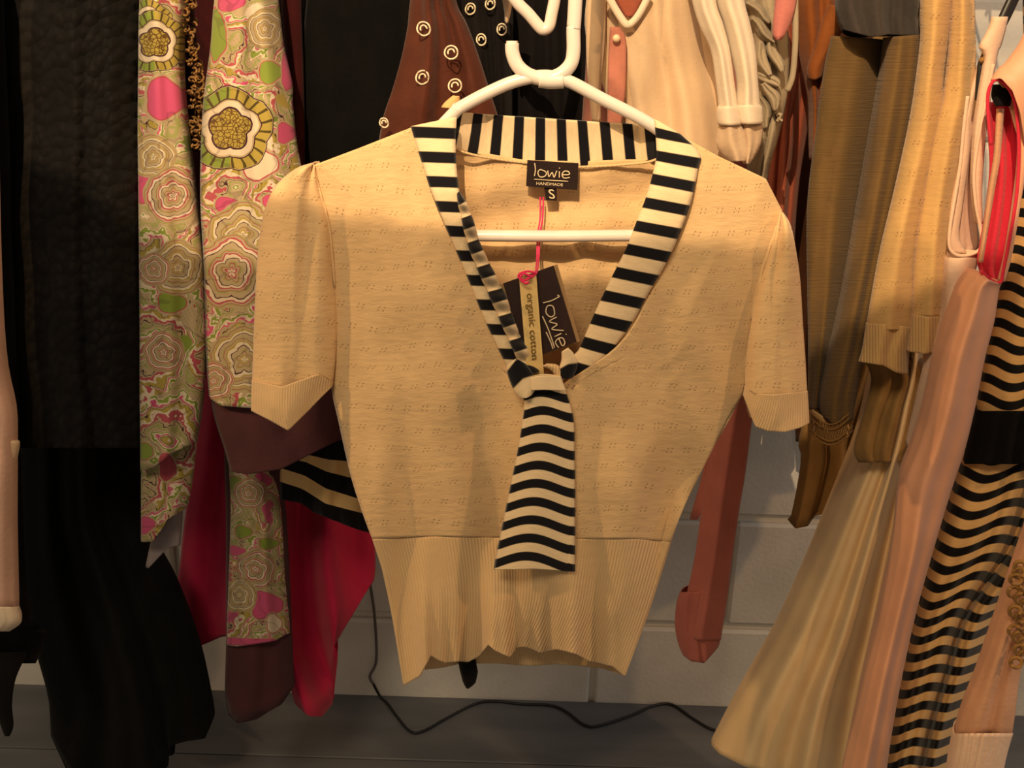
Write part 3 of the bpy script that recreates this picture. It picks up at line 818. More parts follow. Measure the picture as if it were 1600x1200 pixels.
# black garment with fringed hem at bottom left
g = hung('fringed_skirt', 0, 1150, 1.17, 'black skirt with ragged hem at the bottom left, below the blush sleeve', 'skirt', -40)
cloth('body', top(-150, 10) + [(0, -150, 4), (900, -150, 40), (985, -150, 70), (1015, -150, 66), (1036, -150, 55)], 1.17, M_blk, g, bf=.04, bb=.04, folds=((4, .006, 0, .3),))
cloth('hem_tie', [(1020, -10, 42), (1060, -14, 24), (1100, -8, 18), (1135, 2, 20), (1150, 8, 14)], 1.13, M_blk, g, N=12, M=20, bf=.008, bb=.008, wr=.006)

# black textured top and long black dress
g = hung('knitted_jumper', 110, 690, 1.20, 'long black jumper of bumpy textured knit, second garment from the left edge', 'jumper', 120)
cloth('body', top(10, 215) + [(0, -10, 216), (200, -6, 217), (400, 0, 217), (560, 8, 219), (640, 22, 220), (700, 27, 221)], 1.20, M_blkt, g, N=50, M=70, bf=.06, bb=.05, folds=((3, .008, .2, .3, .15), (7, .003, 0, .5)), wr=.01)
g = hung('maxi_dress', 200, 1190, 1.33, 'long plain black dress flaring to the floor below the textured black jumper', 'dress', 160)
cloth('body', top(40, 215) + [(0, 20, 216), (650, 26, 222), (800, 28, 226), (900, 30, 275), (1000, 52, 312), (1080, 74, 330), (1110, 78, 335), [(80, 1150), (110, 1215), (180, 1225), (262, 1200), (266, 1165), (290, 1158), (320, 1154), (334, 1120)]], 1.36, M_blk, g, N=60, M=70, bf=.06, bb=.04, folds=((3, .014, .1, .1, .1), (6, .006, .3, .1)), wr=.01)

# floral A
FA = floral('swirling_floral_print_tunic', [(2.32, .38, .36, 'honey'), (2.42, .66, .45, 'honey'), (2.40, 2.45, .34, 'swirl'), (2.70, 3.05, .42, 'rings'), (2.78, 4.18, .42, 'swirl'), (2.42, 4.20, .25, 'rings'), (2.56, 5.5, .3, 'rings')],
            [(2.58, 1.55, .27, .30, PINKF), (2.28, 2.85, .17, .28, PINKF), (2.68, 4.72, .2, .15, GREENF), (2.28, 7.05, .12, .12, GREENF), (2.28, 8.2, .12, .12, PINKF), (2.62, 7.3, .12, .2, ROSEF)], 1.0, 0.0)
g = hung('floral_tunic', 260, 845, 1.19, 'narrow edge of a pink, green and cream swirl-print tunic right of the black jumper', 'tunic', 250)
cloth('body', top(222, 280) + [(0, 219, 284), (100, 217, 281), (200, 216, 290), (300, 217, 303), (400, 218, 315), (520, 219, 321), (620, 219, 316), (690, 220, 306), [(220, 736), (240, 730), (270, 708), (303, 690)]], 1.19, FA, g, N=30, M=80, bf=.025, bb=.06, folds=((1.5, .005, .2, .5),), wr=.004)
cloth('under_layer', [(640, 222, 312), (700, 222, 306), (760, 221, 299), (790, 221, 292), [(221, 847), (240, 846), (262, 812), (286, 796)]], 1.215, FA, g, N=24, M=40, bf=.02, bb=.03, folds=((2, .004, .2),))
cloth('lining', [(770, 236, 286), (800, 250, 285), (830, 240, 283), [(228, 886), (232, 888), (262, 856), (281, 852)]], 1.24, M_gry, g, N=16, M=16, bf=.008, bb=.008)

# gold crochet scarf
g = empty('crochet_scarf', at(300, 230, 1.25), 'frayed gold and brown crochet scarf hanging between the two floral garments', 'scarf')
hook(g, 292, 1.25, -60)
random.seed(3)
paths = []
for s in range(80):
    t = s / 79; cx = 284 + 33 * t + random.uniform(-13, 13); cy = -60 + 288 * t + random.uniform(-7, 7); q = []
    rad = random.uniform(2.5, 7.5) * (0.7 + 0.5 * t)
    for k in range(9):
        a = k * 0.95 + s; q.append(at(cx + rad * math.cos(a), cy + rad * 0.9 * math.sin(a) + k, 1.23 - .004 * k + random.uniform(-.006, .006) + .008 * math.sin(s * 2.4)))
    paths.append(q)
tubes('yarn_loops', paths, 0.0013, M_gold, g, 5, 4)
cloth('scarf_core', [(-65, 280, 292), (-20, 275, 300), (80, 278, 308), (160, 286, 322), (225, 296, 318), (236, 300, 310)], 1.26, M_dbrn, g, N=12, M=30, bf=.012, bb=.01, wr=.01, wrs=3)

# dark red cloth behind
g = hung('dark_red_dress', 318, 300, 1.60, 'dark red dress seen only as a dim strip between the two floral garments', 'dress', 330)
cloth('body', top(225, 340) + [(0, 214, 345), (200, 260, 470), (400, 270, 470), (560, 300, 440)], 1.60, M_dred, g, bf=.04, bb=.04, folds=((3, .006, 0),))

# floral B: wide printed sleeve with aubergine band
FB = floral('swirling_floral_print_blouse', [(3.60, 2.02, .62, 'honey'), (3.80, 3.7, .52, 'swirl'), (3.62, 4.25, .55, 'rings'), (3.82, 5.62, .50, 'swirl'), (3.35, 5.95, .3, 'rings'), (4.15, .45, .3, 'swirl')],
            [(3.40, .55, .13, .38, GREENF), (4.42, .25, .14, .16, GREENF), (4.46, 2.08, .13, .15, PINKF), (4.22, 1.12, .16, .16, GREENF), (4.50, 1.1, .1, .28, PINKF), (4.05, 2.56, .26, .24, WHT), (3.55, 3.2, .18, .12, PINKF), (4.3, 3.15, .2, .1, PINKF), (3.6, .02, .2, .15, PINKF)], 1.0, 5.0)
g = hung('floral_blouse', 390, 640, 1.20, 'wide swirl-print blouse sleeve with a dark aubergine band, touching the front sweater', 'blouse', 390)
cloth('sleeve', top(340, 432) + [(0, 336, 434), (70, 330, 443), (130, 322, 456), (165, 318, 457), (240, 314, 466), (320, 314, 486), (420, 319, 500), (520, 321, 505), (590, 325, 505), [(328, 622), (345, 634), (400, 638), (505, 622)]], 1.19, FB, g, N=50, M=90, bf=.05, bb=.03, folds=((2, .006, .1, .6, .1),), wr=.006)
cloth('sleeve_band', [[(330, 618), (345, 628), (400, 632), (540, 600)], [(336, 655), (400, 680), (545, 640)], [(352, 705), (400, 712), (548, 668)], [(360, 736), (385, 741), (440, 733), (520, 692), (552, 680)]], 1.195, M_brn, g, N=40, M=30, bf=.045, bb=.03, folds=((2, .005, .1),), linear=False)

# crimson dress
g = hung('crimson_dress', 420, 1110, 1.48, 'crimson red dress hanging in deep folds behind the floral panels and the sweater', 'dress', 470)
cloth('skirt', top(330, 560) + [(0, 340, 560), (400, 320, 560), (600, 315, 565), (700, 305, 572), (800, 291, 582), (880, 282, 586),
      [(273, 960), (330, 960), (450, 985), (520, 965), (584, 905)],
      [(273, 985), (276, 1003), (300, 1014), (320, 1006), (350, 993), (400, 1010), (455, 1060), (462, 1100), (482, 1119), (503, 1120), (519, 1100), (523, 1000), (522, 1008), (584, 905)]],
      1.48, M_crim, g, N=90, M=60, bf=.05, bb=.03, folds=((4.2, .028, .52, .5, 0), (9, .005, 0, .4)), linear=False, solid=.002)

# aubergine dress with floral panel
FC = floral('swirling_floral_print_skirt', [(4.0, 8.9, .3, 'rings'), (3.75, 9.3, .26, 'swirl'), (3.9, 7.7, .24, 'rings')], [(4.15, 9.45, .22, .2, PINKF), (3.8, 8.3, .12, .1, GREENF), (3.7, 8.6, .12, .07, PINKF), (3.8, 10.02, .5, .05, PINKF), (4.28, 9.75, .1, .14, WHT), (3.7, 7.55, .14, .1, GREENF), (4.1, 7.5, .12, .1, PINKF), (4.2, 8.5, .14, .08, GREENF)], 1.5, 9.0, 2.4)
g = hung('layered_dress', 410, 1125, 1.34, 'floral-print skirt over a longer aubergine underskirt, below the floral blouse sleeve', 'dress', 420)
cloth('underskirt', top(380, 440) + [(0, 360, 450), (600, 352, 462), (740, 352, 440), (800, 354, 446), (900, 354, 452), (1000, 354, 456), (1060, 352, 459), [(352, 1085), (358, 1118), (372, 1130), (400, 1124), (440, 1100), (457, 1075)]], 1.345, M_brn, g, N=40, M=60, bf=.035, bb=.05, folds=((2, .006, .1),))
cloth('printed_skirt', [(700, 356, 428), (740, 358, 430), (800, 360, 440), (900, 358, 446), (980, 355, 452), [(355, 1008), (370, 1010), (400, 1006), (430, 1001), (451, 988)]], 1.335, FC, g, N=36, M=60, bf=.04, bb=.06, folds=((2.5, .006, .1),))
# black jumper with two cream stripes
g = hung('striped_hem_jumper', 500, 815, 1.27, 'black jumper with two cream stripes round its hem, behind the front sweater', 'jumper', 560)
_m = Mat('black_knit_two_cream_stripes', 0.92, 0.1, 0.1)
_t = (_m.y - .72).abs(); _u = (_m.y - .34).abs()
_m.col(_m.mix(_t.lt(.085).max(_u.lt(.085)) if False else _t.lt(.085)._m('MAXIMUM', _u.lt(.085)), rgb(18, 16, 20), rgb(222, 186, 128))); _m.bump((_m.x * 60).sin(), .3, .001)
JR = [(640, 455, 640), (690, 448, 645)]
cloth('hem', [[(452, 700), (520, 690), (560, 680), (640, 660)], [(440, 718), (478, 728), (510, 745), (560, 760), (650, 775)], [(438, 765), (470, 775), (510, 800), (560, 812), (650, 830)], [(438, 780), (470, 786), (490, 800), (520, 812), (560, 828), (655, 850)]], 1.275, _m.m, g, N=50, M=30, bf=.025, bb=.02, folds=((5, .006, .0),),
      uvf=lambda u, v, px, py: (px / 100, 1.12 - v * 1.12))
cloth('body', top(500, 640) + [(0, 480, 650), (300, 470, 650), (600, 460, 650), (700, 455, 645)], 1.28, M_blk, g, bf=.015, bb=.02)

# ruched black velvet top
g = hung('velvet_top', 540, 300, 1.34, 'black ruched velvet top hanging in folds above the left shoulder of the sweater', 'top', 545)
cloth('body', top(460, 640) + [(0, 436, 640), (100, 444, 640), (150, 452, 640), (300, 455, 650), (500, 455, 650)], 1.38, M_blkv, g, N=70, M=50, bf=.05, bb=.03, folds=((6, .012, .1, 1.0, .25), (13, .005, .3, .6, .2)), wr=.008)
g = hung('burgundy_dress', 462, 200, 1.32, 'burgundy dress edge, a thin dark strip right of the floral blouse sleeve', 'dress', 462)
cloth('body', top(448, 476) + [(0, 440, 470), (120, 450, 474), (250, 452, 476), (400, 452, 476)], 1.265, M_dred, g, N=10, M=30, bf=.01, bb=.01)

# brown blouse with embroidered rings
g = hung('brown_blouse', 690, 190, 1.20, 'brown chiffon blouse with small cream embroidered rings, behind the left end of the hanger', 'blouse', 680)
cloth('body', top(650, 708) + [(0, 642, 712), (40, 638, 730), (90, 628, 748), (140, 614, 764), (190, 598, 780), (260, 590, 800), (330, 600, 800)], 1.20, M_sheer, g, N=50, M=50, bf=.03, bb=.03, folds=((1.5, .012, .15, .6, .2), (4, .004, .3)), wr=.012, seed=2)
def ring_at(px, py, Y, r, parent):
    P = at(px, py, Y); q = []
    for k in range(13):
        a = 2 * math.pi * k / 12; rj = r * (1 + 0.05 * math.sin(2 * a + px))
        q.append(P + Vector((rj * math.cos(a), -.0015 * math.sin(4 * a), rj * 1.05 * math.sin(a))))
    return tubes('embroidered_ring', [q, [P + (p - P) * .5 for p in q[:8]]], 0.0010, M_thr, parent, 6, 3)
for px, py in ((662, 45), (705, 82), (660, 121), (711, 134), (600, 192)):
    ring_at(px, py, 1.158 if px < 700 else 1.162, 0.0072 if px != 600 else .005, g)
cloth('neck_point', [[(708, 150), (717, 150)], [(696, 160), (718, 163)], [(690, 168), (712, 170)]], 1.15, M_sand, g, N=8, M=8, bf=.004, bb=.004)
g = hung('black_ring_blouse', 760, 100, 1.26, 'black blouse with cream embroidered rings, right of the brown ringed blouse', 'blouse', 750)
cloth('body', top(718, 790) + [(0, 706, 800), (90, 720, 800), (200, 740, 800), (320, 730, 800)], 1.30, M_pblk, g, N=30, M=40, bf=.03, bb=.02, folds=((2, .006, .1),))
for px, py in ((735, 14), (752, 62), (766, 6), (784, 46)):
    ring_at(px, py, 1.264, 0.006, g)
cloth('cuff', [(-30, 782, 805), (0, 786, 800), (20, 789, 797), (36, 790, 793)], 1.21, M_whin, g, N=8, M=12, bf=.006, bb=.004)
g = hung('black_dress', 860, 200, 1.40, 'plain black dress filling the gap behind the hanger hook', 'dress', 850)
cloth('body', top(780, 925) + [(0, 770, 925), (200, 770, 925), (500, 760, 925), (640, 750, 930)], 1.40, M_pblk, g, N=40, M=40, bf=.05, bb=.05, folds=((3, .008, .1),))

# ================================================================== garments, right of the hook
g = hung('dusty_pink_dress', 945, 180, 1.32, 'dusty pink dress edge between the plain black dress and the cream cardigan', 'dress', 945)
cloth('body', top(925, 985) + [(0, 920, 985), (100, 916, 985), (190, 910, 985), (300, 905, 985), (420, 900, 990)], 1.32, M_pnk, g, N=24, M=40, bf=.03, bb=.04, folds=((3, .006, .1),))
g = hung('cream_cardigan', 1030, 230, 1.20, 'pale cream jersey cardigan with a small V neck, behind the front hanger', 'cardigan', 1010)
cloth('body', [(-110, 1010, 1030), (-90, 960, 1090), (-40, 925, 1120), (0, 917, 1130)] + [[(917, 60), (940, 60), (1135, 60)], (150, 948, 1140), (240, 962, 1145), (330, 965, 1140), (480, 970, 1130)], 1.20, M_crmc, g, N=70, M=50, bf=.045, bb=.05, folds=((2.4, .012, .1, .6, .12), (6, .002, .2)), wr=.014)
cloth('placket', [(-20, 918, 946), (20, 917, 946), (80, 917, 944), (140, 921, 938), (190, 926, 938)], 1.165, M_crmc, g, N=12, M=24, bf=.010, bb=.008)
cloth('pink_inset', [(42, 954, 968), (60, 953, 977), (100, 951, 978), (150, 950, 976), (195, 950, 970)], 1.150, M_pnk, g, N=10, M=20, bf=.002, bb=.002)
tubes('neckline', [[at(x, y, 1.147) for x, y in ((948, -10), (962, 15), (976, 36), (984, 38), (996, 26), (1008, 5), (1014, -10))]], .0042, M_white, g, 8, 5)
cloth('neck_lining', [(-14, 956, 1008), (0, 962, 1004), (14, 970, 996), (26, 979, 988)], 1.148, M_salm, g, N=8, M=8, bf=.002, bb=.001)
v_, f_ = [], []
bm = bmesh.new(); bmesh.ops.create_uvsphere(bm, u_segments=12, v_segments=8, radius=.0045)
P = at(963, 60, 1.142)
v_ = [q.co + P for q in bm.verts]; f_ = [tuple(q.index for q in fc.verts) for fc in bm.faces]; bm.free()
mesh_obj('button', v_, f_, M_bead, g)

g = hung('ivory_cardigan', 1130, 240, 1.12, 'ivory jersey cardigan, two folded cuffed sleeves side by side above the front sweater', 'cardigan', 1120)
cloth('sleeve', [(-110, 1080, 1092), (-80, 1066, 1120), (0, 1082, 1118), (40, 1094, 1130), (80, 1112, 1140), (130, 1120, 1147), (165, 1124, 1152), (195, 1124, 1156)], 1.12, M_white, g, N=24, M=50, bf=.016, bb=.02, folds=((1.5, .003, .1),), wr=.004)
cloth('sleeve', [(-110, 1104, 1124), (-80, 1112, 1150), (0, 1120, 1162), (40, 1132, 1172), (80, 1142, 1180), (130, 1152, 1184), (165, 1150, 1187), (194, 1152, 1190)], 1.13, M_white, g, N=24, M=50, bf=.018, bb=.02, folds=((1.5, .003, .1),), wr=.004)
cloth('cuff_lining', [(192, 1125, 1157), (205, 1122, 1164), (225, 1120, 1170), (240, 1128, 1172), (252, 1140, 1166)], 1.125, M_whin, g, N=20, M=20, bf=.02, bb=.02, folds=((1.5, .003, .1),))
cloth('cuff_lining', [(190, 1152, 1190), (205, 1152, 1191), (225, 1156, 1188), (245, 1160, 1178), (256, 1165, 1170)], 1.135, M_whin, g, N=20, M=20, bf=.018, bb=.02, folds=((1.5, .003, .1),))
cloth('cuff_edge', [(166, 1123, 1152), (170, 1121, 1154), (192, 1122, 1158), (196, 1124, 1157)], 1.117, M_white, g, N=16, M=6, bf=.018, bb=.02)
cloth('cuff_edge', [(164, 1150, 1187), (168, 1149, 1190), (190, 1150, 1192), (194, 1152, 1191)], 1.127, M_white, g, N=16, M=6, bf=.02, bb=.02)

g = hung('taupe_ruffled_blouse', 1200, 300, 1.22, 'taupe grey blouse with ruffled front, right of the ivory sleeves', 'blouse', 1200)
cloth('body', top(1160, 1225) + [(0, 1150, 1222), (60, 1165, 1232), (120, 1170, 1232), (170, 1175, 1226), (220, 1178, 1214), (270, 1172, 1200), (330, 1168, 1196), (420, 1168, 1200)], 1.22, M_taupe, g, N=30, M=50, bf=.03, bb=.05, folds=((2, .005, .1),), wr=.012, wrs=2)
for i, (x0, y0, x1, y1, ww) in enumerate(((1166, 4, 1206, 36, 11), (1172, 28, 1212, 66, 12), (1184, 66, 1200, 118, 13), (1204, 60, 1218, 112, 12), (1186, 116, 1216, 134, 11), (1196, 130, 1214, 172, 12), (1186, 150, 1200, 200, 12), (1212, 178, 1224, 190, 7))):
    dx, dy = x1 - x0, y1 - y0; L_ = math.hypot(dx, dy); nx_, ny_ = -dy / L_, dx / L_
    rows = []
    for k in range(6):
        t = k / 5; wd = ww * math.sin(math.pi * (0.12 + 0.76 * t)); cx_ = x0 + dx * t + 4 * math.sin(t * 5 + i); cy_ = y0 + dy * t
        rows.append([(cx_ + nx_ * wd * .8, cy_ + ny_ * wd * .8), (cx_ - nx_ * wd * .8, cy_ - ny_ * wd * .8)])
    cloth('ruffle', rows, 1.185 - .003 * (i % 3), M_taupe, g, N=12, M=16, bf=.012, bb=.006, folds=((1.5, .003, .1 * i),))
g = hung('rose_camisole', 1225, 60, 1.20, 'small rose pink camisole strap end between the taupe ruffles and the rust garments', 'camisole', 1226)
cloth('body', [(-110, 1222, 1232), (-60, 1214, 1246), (0, 1212, 1244), (30, 1209, 1237), (55, 1208, 1226), (62, 1212, 1220)], 1.165, M_rose, g, N=14, M=20, bf=.008, bb=.008)
tubes('strap', [[at(x, y, 1.17) for x, y in ((1241, -60), (1243, 28), (1242, 80), (1238, 120), (1230, 142))]], .0035, M_taupe, g, 8, 5)

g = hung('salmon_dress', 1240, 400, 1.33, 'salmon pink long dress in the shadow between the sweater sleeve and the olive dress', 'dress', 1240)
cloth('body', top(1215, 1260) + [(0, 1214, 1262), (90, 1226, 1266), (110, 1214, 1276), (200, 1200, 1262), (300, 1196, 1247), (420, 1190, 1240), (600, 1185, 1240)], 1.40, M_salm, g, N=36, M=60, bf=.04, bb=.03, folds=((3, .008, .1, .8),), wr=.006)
g = hung('rust_wrap_dress', 1275, 120, 1.27, 'rust orange wrap dress with a folded collar left of the olive wool dress', 'dress', 1275)
cloth('body', top(1244, 1310) + [(0, 1240, 1312), (60, 1246, 1312), (100, 1252, 1300), (160, 1264, 1290), (220, 1266, 1284), (250, 1268, 1278)], 1.31, M_rust, g, N=24, M=50, bf=.03, bb=.02, folds=((2, .007, .1),))
cloth('collar', [[(1296, 8), (1304, 8), (1312, 20)], [(1286, 30), (1300, 34), (1322, 40)], [(1274, 70), (1290, 76), (1306, 62)], [(1262, 106), (1272, 108), (1290, 100)], [(1264, 124), (1275, 124), (1284, 120)]], 1.275, M_rust, g, N=14, M=24, bf=.012, bb=.01)
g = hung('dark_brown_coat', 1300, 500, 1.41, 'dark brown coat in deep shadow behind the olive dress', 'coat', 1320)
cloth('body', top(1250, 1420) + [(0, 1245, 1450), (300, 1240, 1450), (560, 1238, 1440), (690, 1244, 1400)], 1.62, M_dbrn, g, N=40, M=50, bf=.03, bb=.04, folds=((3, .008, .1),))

g = hung('olive_wool_dress', 1330, 640, 1.19, 'olive brown wool dress in long vertical panels with charcoal yoke and gold lace cuff', 'dress', 1370)
cloth('side_panel', [[(1300, 56), (1330, 58), (1384, 62)], [(1288, 110), (1378, 116)], [(1276, 200), (1362, 204)], [(1262, 320), (1338, 322)], [(1262, 450), (1318, 452)], [(1264, 560), (1296, 562)], [(1264, 640), (1283, 642)]], 1.235, M_oliv, g, N=36, M=60, bf=.03, bb=.02, folds=((1.2, .006, .0, .8, .1),), wr=.004)
cloth('front_panel', [[(1388, 58), (1410, 56), (1440, 54)], [(1380, 116), (1436, 112)], [(1364, 204), (1424, 200)], [(1344, 320), (1400, 320)], [(1322, 450), (1372, 450)], [(1298, 560), (1350, 560)], [(1284, 620), (1338, 616)], [(1285, 650), (1300, 664), (1318, 666), (1333, 655)]], 1.19, M_oliv, g, N=36, M=60, bf=.03, bb=.05, folds=((1.6, .004, .2, .8),), wr=.005)
cloth('yoke', [(-110, 1350, 1390), (-80, 1318, 1425), (0, 1308, 1436), (30, 1312, 1434), [(1318, 46), (1340, 52), (1362, 58), (1390, 54), (1438, 56)]], 1.195, M_char, g, N=36, M=40, bf=.04, bb=.06, folds=((3, .008, .3),), wr=.01)
random.seed(5)
paths = []
for k in range(30):
    u0 = k / 29; q = []
    for j in range(7):
        t = j / 6; u = u0 + (0.16 if k % 2 else -0.16) * t; u = min(1, max(0, u))
        xa = 1268 + 62 * u; yt = 644 + 22 * math.sin(math.pi * u) - 6 * u; yb = 676 + 20 * math.sin(math.pi * u)
        q.append(at(xa + random.uniform(-.8, .8), yt + (yb - yt) * t, 1.185 - .028 * math.sin(math.pi * u) ** .6 + (.0015 if k % 2 else 0)))
    paths.append(q)
for (o1, o2) in ((644, 0), (652, 0), (676, 1), (670, 1)):
    paths.append([at(1266 + 66 * u, o1 + 21 * math.sin(math.pi * u) - 4 * u, 1.183 - .029 * math.sin(math.pi * u) ** .6) for u in [i / 10 for i in range(11)]])
lc = tubes('lace_cuff', paths, .0010, M_gold, g, 5, 3)
lc['label'] = 'openwork gold lace cuff'
cloth('cuff_backing', [[(1270, 640), (1300, 660), (1330, 650)], [(1272, 676), (1300, 694), (1326, 682)]], 1.20, M_sand, g, N=20, M=8, bf=.02, bb=.02)

# second pointelle sweater seen edge-on
M_knit3 = pointelle('sand_pointelle_knit', rgb(212, 172, 112), 0.30, 0.42)
g = hung('pointelle_sweater', 1430, 580, 1.13, 'sand-coloured knitted sweater seen edge-on, both short sleeves hanging, right of the olive dress', 'sweater', 1470)
cloth('sleeve', [(-110, 1470, 1482), (-80, 1448, 1490), (0, 1440, 1488), (60, 1440, 1482), (130, 1432, 1474), (200, 1420, 1474), (300, 1398, 1450), (400, 1374, 1432), (500, 1356, 1428), (515, 1355, 1428)], 1.145, M_knit3, g, N=36, M=80, bf=.025, bb=.02, folds=((1.2, .003, .1, .8, .1),), wr=.003)
cloth('cuff', [[(1354, 505), (1380, 506), (1416, 510), (1430, 512)], [(1348, 545), (1420, 552)], [(1342, 565), (1360, 568), (1380, 571), (1400, 582), (1418, 586)]], 1.145, M_ribs, g, N=40, M=14, bf=.027, bb=.02, folds=((2, .004, .1),))
cloth('sleeve', [(-110, 1486, 1500), (-80, 1480, 1520), (0, 1488, 1522), (80, 1484, 1524), (130, 1478, 1524), (158, 1474, 1524), (200, 1462, 1514), (300, 1444, 1494), (400, 1430, 1484), (495, 1426, 1480)], 1.13, M_knit3, g, N=36, M=80, bf=.022, bb=.02, folds=((1.2, .003, .1, .8),), wr=.003)
cloth('cuff', [[(1426, 491), (1450, 495), (1480, 494)], [(1422, 520), (1478, 520)], [(1418, 549), (1445, 553), (1476, 550)]], 1.13, M_ribs, g, N=40, M=12, bf=.025, bb=.04, folds=((1.4, .003, .1),))

# pale pink camisole with armhole, and its black hanger
g = empty('pink_camisole', at(1500, 480, 1.10), 'pale pink sleeveless top with a U-shaped armhole, strap on a black hanger', 'top')
cloth('side', [[(1484, 396), (1495, 399), (1510, 399), (1533, 393)], [(1480, 408), (1528, 405)], [(1478, 440), (1518, 440)], [(1474, 500), (1490, 500)], [(1450, 590), (1466, 590)], [(1420, 700), (1450, 700)]], 1.10, M_cami, g, N=24, M=30, bf=.015, bb=.03)
tubes('armhole_edge', [[at(x, y, 1.085) for x, y in ((1512, 150), (1506, 200), (1500, 260), (1490, 320), (1484, 360), (1484, 386), (1494, 398), (1512, 399), (1528, 392), (1534, 380), (1531, 350), (1525, 320), (1522, 270), (1530, 210), (1542, 150), (1552, 100))]], .0020, M_cami, g, 8, 6)
cloth('front_strap', [(26, 1552, 1574), (40, 1548, 1572), (56, 1540, 1568), (76, 1530, 1562), (84, 1540, 1558), (150, 1530, 1548), (210, 1522, 1540), (290, 1520, 1534), (350, 1528, 1535)], 1.092, M_cami, g, N=12, M=40, bf=.006, bb=.012)
cloth('back_strap', [(80, 1536, 1546), (160, 1512, 1520), (240, 1502, 1514), (320, 1486, 1504), (370, 1483, 1498), (396, 1484, 1510)], 1.12, M_cami, g, N=10, M=40, bf=.004, bb=.006)
cloth('inside', [(150, 1516, 1534), (250, 1504, 1524), (330, 1490, 1524), (385, 1486, 1530), (398, 1492, 1514)], 1.15, M_blush, g, N=14, M=30, bf=.01, bb=.01, folds=((2, .003, .1),))
h3 = empty('clothes_hanger', at(1550, 60, 1.10), 'black plastic hanger end at the top right corner under the pale pink strap', 'clothes hanger')
cloth('arm', [[(1590, -60), (1612, -60)], [(1578, -10), (1596, -10)], [(1562, 24), (1580, 24)], [(1548, 60), (1562, 60)], [(1528, 100), (1540, 102)], [(1524, 156), (1530, 158)]], 1.102, M_plast_in, h3, N=10, M=30, bf=.003, bb=.003, linear=True)
tubes('notch_screw', [[at(1534, 92, 1.096), at(1536, 96, 1.093)]], .003, M_gold, h3, 8, 2)
P = at(1601, -60, 1.102)
tubes('hook', [[P, Vector((P.x, 1.18, RZ - .06)), Vector((P.x, RY + .018, RZ - .03)), Vector((P.x, RY + .019, RZ + .005)), Vector((P.x, RY, RZ + .019)), Vector((P.x, RY - .02, RZ + .002))]], .002, M_steel, h3, 6, 5)

# bronze organza dress and champagne skirt
g = hung('bronze_organza_dress', 1300, 820, 1.46, 'bronze brown organza dress with a ragged hem, behind the gold lace cuff', 'dress', 1400)
cloth('body', top(1370, 1440) + [(0, 1370, 1480), (400, 1330, 1490), (560, 1290, 1480), (640, 1262, 1460), (690, 1248, 1440), (720, 1252, 1430),
      [(1238, 800), (1300, 790), (1400, 760)], [(1231, 812), (1243, 826), (1262, 822), (1272, 806), (1290, 802), (1310, 806), (1330, 790), (1400, 770)]], 1.50, M_ogold, g, N=60, M=60, bf=.04, bb=.03, folds=((5, .012, .1, .8, .15), (11, .003, .1)), wr=.01)
g = hung('champagne_skirt', 1250, 1190, 1.30, 'long champagne satin skirt flaring down to the left, to the right of the pink sleeve', 'skirt', 1450)
cloth('skirt', top(1430, 1470) + [(0, 1430, 1470), (400, 1400, 1460), (560, 1384, 1470), (640, 1366, 1460), (712, 1345, 1450), (800, 1304, 1440), (900, 1258, 1430), (1000, 1208, 1420), (1100, 1148, 1410), [(1112, 1165), (1125, 1178), (1160, 1196), (1215, 1215), (1300, 1230), (1400, 1235)]], 1.29, M_satin, g, N=80, M=80, bf=.10, bb=.12, folds=((3.2, .020, .05, .15, .05), (7, .006, .3, .15, .1)), wr=.006)
cloth('waist_panel', [(560, 1350, 1440), (592, 1362, 1455), (640, 1352, 1436), (700, 1335, 1424), (722, 1342, 1420)], 1.195, M_ogold, g, N=24, M=24, bf=.02, bb=.03, folds=((3, .006, .1),))

# peach satin dress with coral red lining
g = hung('peach_satin_dress', 1400, 1200, 1.05, 'long peach satin dress with coral red lining showing at the armhole, at the right', 'dress', 1640)
pr = [[(1531, 424), (1545, 437), (1560, 443), (1566, 440)], [(1510, 450), (1560, 452)], [(1494, 490), (1553, 500)], [(1470, 560), (1538, 560)], [(1452, 640), (1522, 640)], [(1433, 700), (1506, 705)], [(1412, 760), (1486, 765)], [(1404, 860), (1456, 865)], [(1384, 960), (1430, 960)], [(1360, 1060), (1408, 1060)], [(1340, 1150), (1392, 1150)], [(1318, 1240), (1380, 1240)]]
cloth('body', pr, 1.05, M_peach, g, N=40, M=100, bf=.025, bb=.06, folds=((1.4, .008, .1, .7, .15),), wr=.010, wrs=.8)
cloth('shoulder', [[(1640, -80), (1700, -80)], [(1604, 44), (1700, 60)], [(1576, 92), (1620, 110), (1680, 140)], [(1560, 108), (1590, 130), (1640, 180)], [(1548, 126), (1564, 122), (1582, 142), (1594, 176), (1604, 240)]], 1.04, M_peach, g, N=30, M=40, bf=.02, bb=.02)
cloth('side_strip', [(170, 1590, 1620), (200, 1592, 1612), (260, 1592, 1603), (330, 1584, 1592), (400, 1573, 1580), (440, 1564, 1569)], 1.042, M_peach, g, N=8, M=40, bf=.006, bb=.01)
cloth('lining', [(160, 1545, 1588), (200, 1546, 1590), (260, 1550, 1590), (320, 1544, 1586), (380, 1534, 1578), (410, 1530, 1571), (432, 1538, 1567), (441, 1552, 1563)], 1.075, M_red, g, N=24, M=40, bf=-.012, bb=.02, folds=((1.5, .008, .2),))
cloth('lining_fold', [(170, 1558, 1568), (240, 1554, 1563), (300, 1545, 1553), (360, 1537, 1543), (410, 1530, 1535)], 1.07, M_pch2, g, N=8, M=30, bf=.004, bb=.004)
